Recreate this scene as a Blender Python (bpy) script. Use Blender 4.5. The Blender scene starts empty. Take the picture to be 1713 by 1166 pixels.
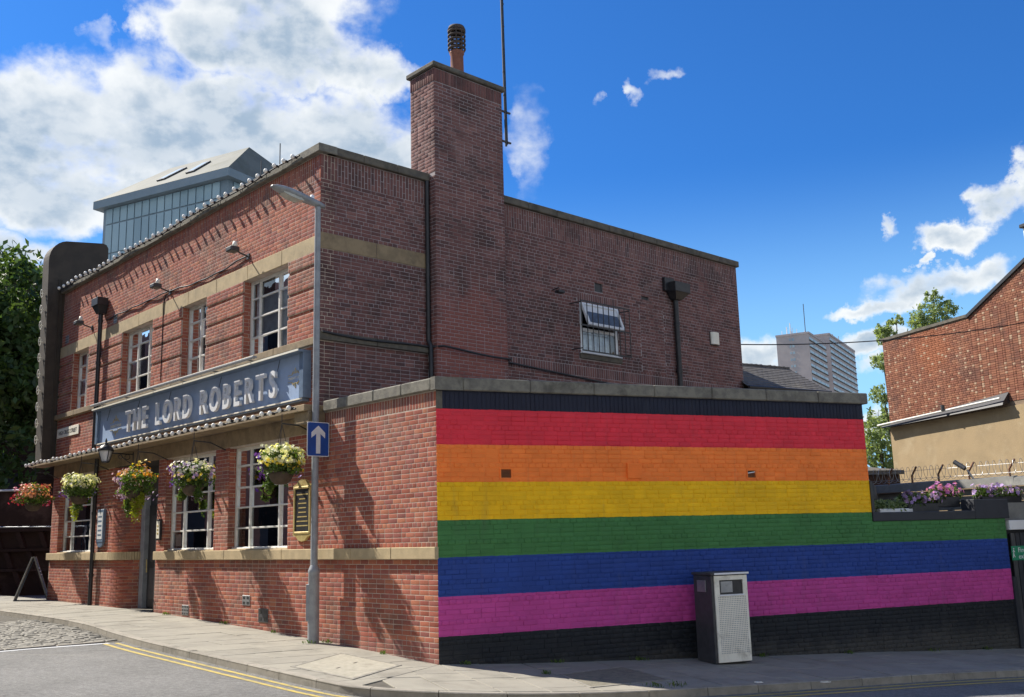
import bpy, bmesh, math, random
import numpy as np
from mathutils import Vector, Matrix
R = math.radians
random.seed(7); rng = np.random.default_rng(7)
SC = bpy.context.scene; COL = SC.collection

# ------------------------------------------------------------------ camera
FPX, PITCH, ROLL, EYE = 1664.586, 0.186740, -0.026393, 1.80
def cam_axes():
    f = Vector((0, math.cos(PITCH), math.sin(PITCH))); r = Vector((1, 0, 0)); u = r.cross(f)
    return r*math.cos(ROLL)+u*math.sin(ROLL), -r*math.sin(ROLL)+u*math.cos(ROLL), f
CR, CU, CF = cam_axes()
cd = bpy.data.cameras.new('camera'); cam = bpy.data.objects.new('camera', cd); COL.objects.link(cam)
cam.matrix_world = Matrix(((CR.x, CU.x, -CF.x, 0), (CR.y, CU.y, -CF.y, 0), (CR.z, CU.z, -CF.z, EYE), (0, 0, 0, 1)))
cd.sensor_width = 36; cd.lens = 36*FPX/1713; cd.clip_start = .05; cd.clip_end = 5000
SC.camera = cam

# ------------------------------------------------------------------ node helpers
def newmat(name):
    m = bpy.data.materials.new(name); m.use_nodes = True
    nt = m.node_tree; nt.nodes.clear()
    return m, nt, nt.nodes, nt.links
def vnode(nt, op, a, b=None, c=None, clamp=False):
    n = nt.nodes.new('ShaderNodeMath'); n.operation = op; n.use_clamp = clamp
    for i, v in enumerate((a, b, c)):
        if v is None: continue
        if isinstance(v, (int, float)): n.inputs[i].default_value = v
        else: nt.links.new(v, n.inputs[i])
    return n.outputs[0]
def noise(nt, vec, scale, detail=3, rough=.55, dist=0):
    n = nt.nodes.new('ShaderNodeTexNoise'); n.inputs['Scale'].default_value = scale
    n.inputs['Detail'].default_value = detail; n.inputs['Roughness'].default_value = rough; n.inputs['Distortion'].default_value = dist
    if vec is not None: nt.links.new(vec, n.inputs['Vector'])
    return n.outputs['Fac']
def ramp(nt, fac, stops, interp='LINEAR'):
    n = nt.nodes.new('ShaderNodeValToRGB'); n.color_ramp.interpolation = interp
    e = n.color_ramp.elements
    while len(e) > 1: e.remove(e[-1])
    e[0].position = stops[0][0]; e[0].color = (*stops[0][1], 1)
    for p, c in stops[1:]:
        x = e.new(p); x.color = (*c, 1)
    nt.links.new(fac, n.inputs[0]); return n.outputs[0]
def mixc(nt, fac, a, b, mode='MIX'):
    n = nt.nodes.new('ShaderNodeMix'); n.data_type = 'RGBA'; n.blend_type = mode
    for s, v in ((0, fac), (6, a), (7, b)):
        if isinstance(v, (int, float)): n.inputs[s].default_value = v
        elif isinstance(v, tuple): n.inputs[s].default_value = (*v, 1)
        else: nt.links.new(v, n.inputs[s])
    return n.outputs[2]
def sstep(nt, v, a, b):
    n = nt.nodes.new('ShaderNodeMapRange'); n.interpolation_type = 'SMOOTHSTEP'
    nt.links.new(v, n.inputs[0]); n.inputs[1].default_value = a; n.inputs[2].default_value = b
    return n.outputs[0]

# ------------------------------------------------------------------ sky with clouds
SUN_H = Vector((.886, -.464, 0)).normalized(); SUN_EL = 45.3
w = bpy.data.worlds.new('World'); SC.world = w; w.use_nodes = True
nt = w.node_tree; nt.nodes.clear()
out = nt.nodes.new('ShaderNodeOutputWorld'); bg = nt.nodes.new('ShaderNodeBackground'); nt.links.new(bg.outputs[0], out.inputs[0])
sky = nt.nodes.new('ShaderNodeTexSky'); sky.sky_type = 'NISHITA'; sky.sun_disc = False
sky.sun_elevation = R(SUN_EL); sky.sun_rotation = math.atan2(-SUN_H.x, -SUN_H.y)
sky.air_density = 1.0; sky.dust_density = .3; sky.ozone_density = 3.0
tc = nt.nodes.new('ShaderNodeTexCoord'); gen = tc.outputs['Generated']
nrm = nt.nodes.new('ShaderNodeVectorMath'); nrm.operation = 'NORMALIZE'; nt.links.new(gen, nrm.inputs[0])
sx = nt.nodes.new('ShaderNodeSeparateXYZ'); nt.links.new(nrm.outputs[0], sx.inputs[0])
AZ = vnode(nt, 'MULTIPLY', vnode(nt, 'ARCTAN2', sx.outputs[0], sx.outputs[1]), 57.29578)
EL = vnode(nt, 'MULTIPLY', vnode(nt, 'ARCSINE', sx.outputs[2]), 57.29578)
CLOUDS = [(-27.79,20.34,3.6,4.0,1.0),(-25.25,22.0,5.0,3.3,1),(-20.88,22.4,5.63,3.5,1),(-15.91,22.27,6.6,3.3,1.1),(-10.37,21.94,5.0,3.1,1),
(-25.61,18.19,5.6,2.0,.95),(-21.34,18.3,4.85,1.88,.9),(-6.9,21.6,2.6,2.2,.85),(-18.4,27.58,3.3,2.2,.9),(-13.27,27.3,5.2,2.3,1),(-8.4,26.2,3.4,1.6,.9),
(-14.8,29.6,6.8,1.9,.9),(-23.4,27.0,.8,.9,.32),(-27.83,15.2,2.4,1.1,.75),(1.37,22.31,1.3,2.9,.34),(10.14,25.5,.92,.42,.42),(7.75,24.84,.5,.55,.38),(5.91,24.39,.4,.4,.33),
(27.3,16.4,1.7,1.1,1),(28.8,17.4,1.0,1.3,.95),(25.0,14.9,2.01,.85,.95),(23.55,12.51,3.3,.9,.9),(21.07,12.0,2.9,.55,.85),(25.91,12.52,1.96,.8,.8),(21.46,16.19,.62,.5,.75),(23.24,13.91,.6,.28,.65),
(13.97,9.5,2.2,1.1,1.0),(20.08,9.81,2.0,.9,.95),(20.43,8.48,1.3,.5,.6),(20.32,5.58,1.6,.8,.95)]
wn = nt.nodes.new('ShaderNodeTexNoise'); wn.inputs['Scale'].default_value = .42; wn.inputs['Detail'].default_value = 6; wn.inputs['Roughness'].default_value = .6
wc = nt.nodes.new('ShaderNodeCombineXYZ'); nt.links.new(AZ, wc.inputs[0]); nt.links.new(EL, wc.inputs[1]); nt.links.new(wc.outputs[0], wn.inputs['Vector'])
wsx = nt.nodes.new('ShaderNodeSeparateColor'); nt.links.new(wn.outputs['Color'], wsx.inputs[0])
AZ0, EL0 = AZ, EL
AZ = vnode(nt, 'ADD', AZ, vnode(nt, 'MULTIPLY', vnode(nt, 'SUBTRACT', wsx.outputs[0], .5), 5.0)); EL = vnode(nt, 'ADD', EL, vnode(nt, 'MULTIPLY', vnode(nt, 'SUBTRACT', wsx.outputs[1], .5), 3.4))
field = None
for a, e, ra, re, s in CLOUDS:
    da = vnode(nt, 'DIVIDE', vnode(nt, 'SUBTRACT', AZ, a), ra*1.25); de = vnode(nt, 'DIVIDE', vnode(nt, 'SUBTRACT', EL, e), re*1.25)
    q = vnode(nt, 'ADD', vnode(nt, 'MULTIPLY', da, da), vnode(nt, 'MULTIPLY', de, de))
    m = vnode(nt, 'MULTIPLY', vnode(nt, 'SUBTRACT', 1.0, q, clamp=True), s)
    field = m if field is None else vnode(nt, 'MAXIMUM', field, m)
AZ, EL = AZ0, EL0
comb = nt.nodes.new('ShaderNodeCombineXYZ'); nt.links.new(AZ, comb.inputs[0]); nt.links.new(vnode(nt, 'MULTIPLY', EL, 1.5), comb.inputs[1])
cv = comb.outputs[0]
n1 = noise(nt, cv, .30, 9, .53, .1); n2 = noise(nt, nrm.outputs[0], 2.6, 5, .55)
# unseen cumulus outside the view, made dense low down to brighten the shaded mural
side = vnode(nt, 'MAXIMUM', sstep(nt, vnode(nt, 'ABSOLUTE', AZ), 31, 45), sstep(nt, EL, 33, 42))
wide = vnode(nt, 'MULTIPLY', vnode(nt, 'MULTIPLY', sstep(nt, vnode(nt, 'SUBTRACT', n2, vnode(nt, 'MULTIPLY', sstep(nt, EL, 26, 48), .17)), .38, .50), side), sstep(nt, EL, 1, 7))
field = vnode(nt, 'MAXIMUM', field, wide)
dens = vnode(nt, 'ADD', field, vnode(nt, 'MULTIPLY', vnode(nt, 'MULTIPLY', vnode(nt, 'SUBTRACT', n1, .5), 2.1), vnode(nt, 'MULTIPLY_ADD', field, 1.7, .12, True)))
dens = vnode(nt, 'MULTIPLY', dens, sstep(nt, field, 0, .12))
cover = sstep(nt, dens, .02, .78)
n3 = noise(nt, cv, .16, 4, .5, .3); n4 = noise(nt, cv, .5, 6, .55)
deep = vnode(nt, 'ADD', field, vnode(nt, 'MULTIPLY', vnode(nt, 'SUBTRACT', n3, .5), 1.5))
body = vnode(nt, 'MULTIPLY', sstep(nt, deep, .35, 1.05), vnode(nt, 'MULTIPLY_ADD', sstep(nt, n4, .35, .62), -.45, 1.0))
body = vnode(nt, 'MULTIPLY', body, sstep(nt, dens, .2, .8))
SKYK = .075
ccol = mixc(nt, body, (7.6, 7.8, 7.8), (3.1, 4.0, 5.0))
skyc = mixc(nt, 1.0, sky.outputs[0], (0.24, 0.68, 1.22), 'MULTIPLY')
skyc = mixc(nt, sstep(nt, EL, 21, 3), skyc, (3.2, 6.3, 9.2))
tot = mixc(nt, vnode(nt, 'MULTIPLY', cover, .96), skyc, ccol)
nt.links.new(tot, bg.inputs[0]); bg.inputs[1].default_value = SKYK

sl = bpy.data.lights.new('sun', 'SUN'); so = bpy.data.objects.new('sun', sl); COL.objects.link(so)
sl.energy = 5.0; sl.angle = R(.55); sl.color = (1, .93, .82)
sdir = (SUN_H*math.cos(R(SUN_EL)) + Vector((0, 0, -math.sin(R(SUN_EL)))))
so.rotation_euler = sdir.to_track_quat('-Z', 'Y').to_euler(); so.location = (-20, 10, 30)

SC.view_settings.view_transform = 'Standard'; SC.view_settings.look = 'None'
SC.view_settings.gamma = 1; SC.view_settings.use_curve_mapping = False; SC.view_settings.exposure = 0.8
SC.render.engine = 'CYCLES'; SC.cycles.max_bounces = 6; SC.cycles.transparent_max_bounces = 12

# ------------------------------------------------------------------ terrain
A0 = Vector((-1.17998, 15.0409, 0))
HX = [-60, -20, -13, -11.3, -9, -6.7, -4.5, -2.4, -1.2, 0, 1.2, 4, 7.3, 10.5, 14, 40]
HZ = [.36, .36, .35, .345, .338, .315, .245, .15, .078, 0, -.075, -.222, -.375, -.55, -.75, -2.0]
def hh(x, y):
    return float(np.interp(x-A0.x, HX, HZ)) + .0086*max(-8, min(14, y-A0.y))

class Fr:
    def __init__(s, O, d, n): s.O, s.d, s.n = Vector(O), Vector(d), Vector(n)
    def __call__(s, u, n=0., z=0.):
        return Vector((s.O.x+s.d.x*u+s.n.x*n, s.O.y+s.d.y*u+s.n.y*n, s.O.z+z))
df = Vector((-.679352, .733813, 0)); nf = Vector((-.733813, -.679352, 0))
ds = Vector((.731721, .681605, 0)); ns = Vector((.681605, -.731721, 0))
dm = Vector((.921319, .388807, 0)); nm = Vector((.388807, -.921319, 0))
F = Fr(A0, df, nf); M = Fr(A0, dm, nm)
S = Fr(F(3.347), ds, ns)
X = Fr((0, 0, 0), (1, 0, 0), (0, -1, 0))
def azf(deg, O):
    a = R(deg); d = Vector((-math.sin(a), -math.cos(a), 0)); n = Vector((-math.cos(a), math.sin(a), 0))
    return Fr(O, d, n)
def zg(p): return hh(p.x, p.y)

# ------------------------------------------------------------------ object helpers
WL = {}
def tag(o, label=None, cat=None, group=None, kind=None):
    for k, v in (('label', label), ('category', cat), ('group', group), ('kind', kind)):
        if v: o[k] = v
    return o
def thing(name, label, cat, loc=(0, 0, 0), group=None):
    o = bpy.data.objects.new(name, None); COL.objects.link(o); o.location = loc; o.empty_display_size = .2
    WL[o.name] = Vector(loc); return tag(o, label, cat, group)
class MB:
    def __init__(s): s.v, s.f, s.mi, s.sm = [], [], [], []
    def add(s, vs, fs, mi=0, sm=False):
        k = len(s.v); s.v += [Vector(v) for v in vs]; s.f += [tuple(i+k for i in f) for f in fs]; s.mi += [mi]*len(fs); s.sm += [sm]*len(fs)
        return s
    def box(s, fr, u0, u1, n0, n1, z0, z1, b=0., mi=0):
        if u0 > u1: u0, u1 = u1, u0
        if n0 > n1: n0, n1 = n1, n0
        if b <= 0:
            p = [fr(u, n, z) for z in (z0, z1) for n in (n0, n1) for u in (u0, u1)]
            return s.add(p, [(0, 2, 3, 1), (4, 5, 7, 6), (0, 1, 5, 4), (2, 6, 7, 3), (0, 4, 6, 2), (1, 3, 7, 5)], mi)
        b = min(b, (u1-u0)*.45, (n1-n0)*.45, (z1-z0)*.45)
        V = []; idx = {}
        for i, u in enumerate((u0, u1)):
            for j, n in enumerate((n0, n1)):
                for k, z in enumerate((z0, z1)):
                    du, dn, dz = (b if i == 0 else -b), (b if j == 0 else -b), (b if k == 0 else -b)
                    for ax, (a, c, e) in enumerate(((0, dn, dz), (du, 0, dz), (du, dn, 0))):
                        idx[i, j, k, ax] = len(V); V.append(fr(u+a, n+c, z+e))
        fs = []
        for i in (0, 1):
            fs.append(tuple(idx[i, j, k, 0] for j, k in ((0, 0), (1, 0), (1, 1), (0, 1))))
            fs.append(tuple(idx[j, i, k, 1] for j, k in ((0, 0), (1, 0), (1, 1), (0, 1))))
            fs.append(tuple(idx[j, k, i, 2] for j, k in ((0, 0), (1, 0), (1, 1), (0, 1))))
        for i in (0, 1):
            for j in (0, 1):
                fs.append((idx[i, j, 0, 0], idx[i, j, 1, 0], idx[i, j, 1, 1], idx[i, j, 0, 1]))
                fs.append((idx[i, 0, j, 0], idx[i, 1, j, 0], idx[i, 1, j, 2], idx[i, 0, j, 2]))
                fs.append((idx[0, i, j, 1], idx[1, i, j, 1], idx[1, i, j, 2], idx[0, i, j, 2]))
                for k in (0, 1): fs.append((idx[i, j, k, 0], idx[i, j, k, 1], idx[i, j, k, 2]))
        return s.add(V, fs, mi)
    def tube(s, pts, r, seg=8, mi=0, cap=True):
        pts = [Vector(p) for p in pts]; rs = r if isinstance(r, (list, tuple)) else [r]*len(pts)
        V = []; fs = []; up = None
        for i, p in enumerate(pts):
            t = (pts[min(i+1, len(pts)-1)]-pts[max(i-1, 0)]).normalized()
            if up is None: up = t.orthogonal().normalized()
            up = (up - t*up.dot(t)).normalized() if (up-t*up.dot(t)).length > 1e-5 else t.orthogonal().normalized()
            b = t.cross(up)
            for k in range(seg):
                a = 2*math.pi*k/seg; V.append(p+(up*math.cos(a)+b*math.sin(a))*rs[i])
        for i in range(len(pts)-1):
            for k in range(seg):
                k2 = (k+1) % seg; fs.append((i*seg+k, i*seg+k2, (i+1)*seg+k2, (i+1)*seg+k))
        s.add(V, fs, mi, seg > 5)
        if cap: s.add(V[:seg], [tuple(range(seg))[::-1]], mi); s.add(V[-seg:], [tuple(range(seg))], mi)
        return s
    def lathe(s, c, prof, seg=16, mi=0, ax=None):
        c = Vector(c); e = Vector(ax).normalized() if ax is not None else Vector((0, 0, 1)); a1 = e.orthogonal().normalized(); a2 = e.cross(a1)
        V = [c+e*z+(a1*math.cos(2*math.pi*k/seg)+a2*math.sin(2*math.pi*k/seg))*max(r, 1e-4) for r, z in prof for k in range(seg)]
        fs = [(i*seg+k, i*seg+(k+1) % seg, (i+1)*seg+(k+1) % seg, (i+1)*seg+k) for i in range(len(prof)-1) for k in range(seg)]
        return s.add(V, fs, mi, True)
    def prism(s, bottom, top, mi=0):
        n = len(bottom)
        fs = [tuple(range(n))[::-1], tuple(range(n, 2*n))] + [(i, (i+1) % n, n+(i+1) % n, n+i) for i in range(n)]
        return s.add(list(bottom)+list(top), fs, mi)
    def ball(s, c, r, seg=8, mi=0, sz=1.):
        return s.lathe(c, [(r*math.sin(math.pi*i/6), -r*sz*math.cos(math.pi*i/6)) for i in range(7)], seg, mi)
    def build(s, name, mats, parent=None, recalc=True):
        off = WL.get(parent.name, Vector((0, 0, 0))) if parent else Vector((0, 0, 0))
        me = bpy.data.meshes.new(name); me.from_pydata([v-off for v in s.v], [], s.f)
        if not isinstance(mats, (list, tuple)): mats = [mats]
        for m in mats: me.materials.append(m)
        me.polygons.foreach_set('material_index', s.mi); me.polygons.foreach_set('use_smooth', s.sm)
        me.update()
        if recalc and len(s.f) < 60000:
            bm = bmesh.new(); bm.from_mesh(me); bmesh.ops.recalc_face_normals(bm, faces=bm.faces); bm.to_mesh(me); bm.free()
        o = bpy.data.objects.new(name, me); COL.objects.link(o)
        if parent: o.parent = parent; WL[o.name] = off
        else: WL[o.name] = Vector((0, 0, 0))
        return o
def raw_mesh(name, V, Fq, mats, mi=None, parent=None):
    off = WL.get(parent.name, Vector((0, 0, 0))) if parent else Vector((0, 0, 0))
    me = bpy.data.meshes.new(name); V = np.asarray(V, 'f')-np.array(off, 'f'); Fq = np.asarray(Fq, 'i')
    me.vertices.add(len(V)); me.vertices.foreach_set('co', V.ravel())
    k = Fq.shape[1]; me.loops.add(Fq.size); me.loops.foreach_set('vertex_index', Fq.ravel())
    me.polygons.add(len(Fq)); me.polygons.foreach_set('loop_start', np.arange(0, Fq.size, k, dtype='i'))
    me.polygons.foreach_set('loop_total', np.full(len(Fq), k, 'i'))
    for m in (mats if isinstance(mats, (list, tuple)) else [mats]): me.materials.append(m)
    if mi is not None: me.polygons.foreach_set('material_index', np.asarray(mi, 'i'))
    me.update(calc_edges=True)
    o = bpy.data.objects.new(name, me); COL.objects.link(o)
    if parent: o.parent = parent; WL[o.name] = off
    return o

# ------------------------------------------------------------------ materials
def pos(nt):
    g = nt.nodes.new('ShaderNodeNewGeometry'); return g
def surf(name, c1, c2=None, rough=.7, scale=3., bump=0., bscale=40., metal=0., spec=.5, dirt=None, dscale=.8, island=0., c3=None, coat=0., lo=.38, hi=.64):
    m, nt, N, L = newmat(name); g = pos(nt); P = g.outputs['Position']
    o = N.new('ShaderNodeOutputMaterial'); b = N.new('ShaderNodeBsdfPrincipled'); L.new(b.outputs[0], o.inputs[0])
    c2 = c2 or tuple(x*.8 for x in c1)
    col = mixc(nt, sstep(nt, noise(nt, P, scale, 6, .62), lo, hi), c1, c2)
    if island:
        oi = N.new('ShaderNodeObjectInfo')
        rn = vnode(nt, 'FRACT', vnode(nt, 'ADD', g.outputs['Random Per Island'], vnode(nt, 'MULTIPLY', oi.outputs['Random'], 7.3)))
        col = mixc(nt, vnode(nt, 'MULTIPLY', rn, island), col, c3 or tuple(x*.5 for x in c1))
    if dirt:
        col = mixc(nt, vnode(nt, 'MULTIPLY', sstep(nt, noise(nt, P, dscale, 7, .68, .4), .50, .72), .8), col, dirt)
    L.new(col, b.inputs['Base Color']); b.inputs['Roughness'].default_value = rough; b.inputs['Metallic'].default_value = metal
    b.inputs['Specular IOR Level'].default_value = spec; b.inputs['Coat Weight'].default_value = coat
    if bump:
        bn = N.new('ShaderNodeBump'); bn.inputs['Strength'].default_value = min(1, bump); bn.inputs['Distance'].default_value = .01
        L.new(noise(nt, P, bscale, 5, .6), bn.inputs['Height']); L.new(bn.outputs[0], b.inputs['Normal'])
    return m
def brickmat(name, stops, stain=(.12, .08, .065), stain_amt=.62, light=(.42, .30, .24), light_amt=.35, z_purple=None, extra=None, bump=.5):
    m, nt, N, L = newmat(name); g = pos(nt); P = g.outputs['Position']
    o = N.new('ShaderNodeOutputMaterial'); b = N.new('ShaderNodeBsdfPrincipled'); L.new(b.outputs[0], o.inputs[0])
    oi = N.new('ShaderNodeObjectInfo')
    rn = vnode(nt, 'FRACT', vnode(nt, 'ADD', g.outputs['Random Per Island'], vnode(nt, 'MULTIPLY', oi.outputs['Random'], 7.3)))
    k = len(stops); col = ramp(nt, rn, [(i/(k-1), c) for i, c in enumerate(stops)])
    col = mixc(nt, vnode(nt, 'MULTIPLY', sstep(nt, noise(nt, P, 1.1, 6, .65), .48, .68), stain_amt), col, stain)
    col = mixc(nt, vnode(nt, 'MULTIPLY', sstep(nt, noise(nt, P, .55, 7, .7, .6), .54, .70), light_amt), col, light)
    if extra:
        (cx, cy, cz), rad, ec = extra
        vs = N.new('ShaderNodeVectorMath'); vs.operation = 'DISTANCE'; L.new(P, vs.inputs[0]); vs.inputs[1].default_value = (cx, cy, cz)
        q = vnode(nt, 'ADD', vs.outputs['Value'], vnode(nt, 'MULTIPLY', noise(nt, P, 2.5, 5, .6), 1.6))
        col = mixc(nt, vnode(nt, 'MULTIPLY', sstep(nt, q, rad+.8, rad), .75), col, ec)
    if z_purple:
        sz = N.new('ShaderNodeSeparateXYZ'); L.new(P, sz.inputs[0])
        q = vnode(nt, 'ADD', sz.outputs[2], vnode(nt, 'MULTIPLY', noise(nt, P, 1.6, 5, .6), .7))
        col = mixc(nt, vnode(nt, 'MULTIPLY', sstep(nt, q, z_purple+.35, z_purple-.1), .55), col, (.27, .155, .14))
    gn = noise(nt, P, 60, 4, .7)
    col = mixc(nt, .35, col, ramp(nt, gn, [(.3, (.25, .25, .25)), (.7, (.8, .8, .8))]), 'OVERLAY')
    L.new(col, b.inputs['Base Color']); b.inputs['Roughness'].default_value = .88; b.inputs['Specular IOR Level'].default_value = .25
    bn = N.new('ShaderNodeBump'); bn.inputs['Strength'].default_value = bump; bn.inputs['Distance'].default_value = .003
    L.new(gn, bn.inputs['Height']); L.new(bn.outputs[0], b.inputs['Normal'])
    return m
BR_F = brickmat('brick_red', [(0.240, 0.068, 0.045), (0.320, 0.097, 0.062), (0.376, 0.126, 0.076), (0.344, 0.108, 0.076), (0.272, 0.079, 0.058), (0.416, 0.158, 0.089), (0.304, 0.101, 0.079), (0.224, 0.079, 0.065)], z_purple=.40, bump=.15)
BR_S = brickmat('brick_side_shaded', [(0.126, 0.067, 0.063), (0.159, 0.077, 0.071), (0.195, 0.092, 0.084), (0.140, 0.069, 0.066), (0.232, 0.115, 0.102), (0.168, 0.079, 0.072), (0.102, 0.059, 0.059)], stain=(0.052, 0.035, 0.034), stain_amt=.72, light=(0.279, 0.167, 0.153), light_amt=.55,
    extra=((-.6, 19.4, 5.6), 1.5, (.30, .105, .085)))  # same brick as the front, with the side wall's shade put into its colour
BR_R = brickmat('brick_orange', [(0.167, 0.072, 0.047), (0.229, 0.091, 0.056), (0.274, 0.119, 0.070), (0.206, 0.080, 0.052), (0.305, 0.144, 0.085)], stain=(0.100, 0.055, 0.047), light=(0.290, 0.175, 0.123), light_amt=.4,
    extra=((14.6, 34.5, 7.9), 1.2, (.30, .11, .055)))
BR_D = brickmat('brick_dark', [(.035, .022, .018), (.05, .03, .024), (.04, .025, .02)], light_amt=.1)  # near-black: the deep shade under the lane tree is put into this colour
BR_H = surf('brick_cream', (0.390, 0.266, 0.178), (0.328, 0.207, 0.133), .85, 6)
MORT = surf('mortar', (0.527, 0.442, 0.365), (0.425, 0.357, 0.297), .95, 9, .1, 80, dirt=(0.136, 0.111, 0.093), dscale=.6)
MORT_S = surf('mortar_side', (0.386, 0.338, 0.339), (0.303, 0.262, 0.261), .95, 9, .4, 80, dirt=(0.092, 0.080, 0.076), dscale=.7)
MORT_R = surf('mortar_gable', (0.255, 0.187, 0.128), (0.187, 0.136, 0.093), .95, 9)
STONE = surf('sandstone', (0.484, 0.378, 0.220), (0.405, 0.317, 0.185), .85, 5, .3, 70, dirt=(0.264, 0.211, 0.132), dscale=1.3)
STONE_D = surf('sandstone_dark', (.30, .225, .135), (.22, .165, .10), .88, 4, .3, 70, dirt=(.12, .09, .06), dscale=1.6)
STONE_G = surf('stone_grey', (0.137, 0.122, 0.095), (0.094, 0.084, 0.072), .9, 6, .5, 60, dirt=(0.050, 0.052, 0.038), dscale=2.2)
COPE = surf('coping_concrete', (0.221, 0.209, 0.172), (0.148, 0.139, 0.120), .92, 7, .7, 90, dirt=(0.074, 0.070, 0.056), dscale=2.5)
FIN = surf('fin_stone', (0.065, 0.052, 0.040), (0.050, 0.041, 0.033), .8, 3, .2, 50, dirt=(0.035, 0.028, 0.022), dscale=1.5)
WHITE = surf('white_paint', (.74, .73, .68), (.66, .65, .60), .5, 5, dirt=(.45, .42, .35), dscale=3)
UPVC = surf('white_plastic', (.78, .79, .80), (.74, .75, .76), .35, 5)
BLACK = surf('black_paint', (.018, .019, .022), (.03, .03, .033), .45, 8)
DGREY = surf('dark_grey_metal', (.06, .062, .068), (.045, .047, .05), .5, 8)
GALV = surf('galvanised_steel', (.36, .37, .38), (.28, .29, .30), .45, 4, metal=.55, dirt=(.20, .20, .20), dscale=5)
LEAD = surf('lamp_grey', (.30, .32, .34), (.24, .25, .27), .45, 6)
SIGNB = surf('sign_blue_grey', (.34, .45, .64), (.31, .41, .59), .5, 4)
SIGNF = surf('sign_frame_blue', (.15, .21, .30), (.12, .17, .25), .4, 6)
GOLD = surf('gold_paint', (.62, .50, .22), (.5, .38, .15), .4, 8, metal=.3)
CREAM = surf('cream_paint', (0.864, 0.832, 0.713), (0.799, 0.767, 0.648), .5, 5)
BULB = surf('opal_bulb', (.88, .86, .80), (.84, .82, .76), .6, 9)
ROADB = surf('traffic_blue', (.012, .075, .34), (.012, .065, .28), .4, 6)
SIGNW = surf('reflective_white', (.72, .74, .76), (.66, .68, .7), .4, 6)
TERRA = surf('terracotta', (0.241, 0.093, 0.060), (0.193, 0.072, 0.048), .8, 6, .3, 40, dirt=(0.048, 0.037, 0.032), dscale=3)
RUST = surf('rusty_steel', (.28, .13, .07), (.16, .09, .06), .8, 14)
SLATE = surf('slate', (.145, .135, .125), (.11, .105, .10), .75, 2, .4, 30, island=.4, dirt=(.2, .18, .14), dscale=1)
RENDER = surf('tan_render', (0.340, 0.252, 0.143), (0.299, 0.224, 0.129), .95, 1.2, .6, 25, dirt=(0.394, 0.313, 0.197), dscale=1.1)
PAVE = surf('paving_stone', (0.310, 0.290, 0.238), (0.264, 0.247, 0.205), .88, 2.2, .3, 60, dirt=(0.178, 0.165, 0.135), dscale=1.1, island=.5, c3=(0.238, 0.224, 0.191))
nt_ = PAVE.node_tree; b_ = next(n for n in nt_.nodes if n.type == 'BSDF_PRINCIPLED'); src = b_.inputs['Base Color'].links[0].from_socket; g_ = nt_.nodes.new('ShaderNodeNewGeometry')
vr = nt_.nodes.new('ShaderNodeTexVoronoi'); vr.inputs['Scale'].default_value = 3.1; nt_.links.new(g_.outputs['Position'], vr.inputs['Vector'])
c_ = mixc(nt_, vnode(nt_, 'MULTIPLY', sstep(nt_, vr.outputs['Distance'], .085, .05), .45), src, (.10, .095, .085))
c_ = mixc(nt_, vnode(nt_, 'MULTIPLY', sstep(nt_, noise(nt_, g_.outputs['Position'], 1.4, 8, .7, .5), .52, .70), .45), c_, (.16, .145, .115)); nt_.links.new(c_, b_.inputs['Base Color'])
PAVEJ = surf('paving_joint', (.10, .09, .075), (.07, .065, .05), .95, 8)
KERB = surf('kerb_stone', (0.331, 0.302, 0.252), (0.266, 0.245, 0.202), .85, 6, .5, 70, dirt=(0.144, 0.133, 0.112), dscale=2, island=.3)
SETT = surf('sett_stone', (0.288, 0.272, 0.232), (0.216, 0.208, 0.180), .85, 9, .6, 60, island=.55, c3=(0.160, 0.152, 0.132))
CONC = surf('concrete_patch', (0.420, 0.390, 0.315), (0.352, 0.330, 0.262), .95, 12, .9, 160, dirt=(0.270, 0.247, 0.195), dscale=3)
YEL = surf('road_yellow', (0.522, 0.396, 0.090), (0.405, 0.324, 0.117), .8, 9, .5, 120, dirt=(0.198, 0.180, 0.126), dscale=4)
TIMB = surf('grey_timber', (.20, .20, .185), (.15, .15, .14), .85, 3, .3, 40, dirt=(.3, .3, .27), dscale=2)
CHAR = surf('charcoal_paint', (.030, .033, .042), (.024, .027, .035), .7, 3)
CURT = surf('net_curtain', (0.833, 0.901, 0.950), (0.567, 0.616, 0.701), .9, 6)
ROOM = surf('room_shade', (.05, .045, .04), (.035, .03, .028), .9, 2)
TOWB = surf('tower_brick', (.50, .42, .39), (.44, .37, .35), .9, .2)
TOWG = surf('tower_glazing', (.30, .40, .46), (.20, .29, .35), .3, .5, island=.6, c3=(.5, .58, .60))
GLZ_W = surf('blue_wall_panel', (0.264, 0.374, 0.418), (0.231, 0.330, 0.374), .35, .3, island=.35, c3=(0.440, 0.572, 0.616))
GLZ_F = surf('grey_fascia', (0.195, 0.247, 0.285), (0.165, 0.217, 0.255), .5, .3)
ROOFT = surf('pale_slate_roof', (0.173, 0.176, 0.148), (0.137, 0.140, 0.122), .8, .35, .3, 3, dirt=(0.094, 0.101, 0.065), dscale=.2)
BARK = surf('bark', (.09, .065, .045), (.06, .045, .03), .95, 8, .8, 30)
BINP = surf('bin_panel', (.86, .83, .72), (.78, .75, .64), .6, 7, dirt=(.42, .39, .32), dscale=3.2)
SILL = surf('dirty_sill', (.30, .28, .24), (.2, .19, .16), .9, 8)
PAPER = surf('litter_white', (.75, .75, .73), (.7, .7, .68), .8, 8)
GREENS = surf('safety_green', (.01, .26, .13), (.01, .22, .11), .45, 8)

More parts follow.
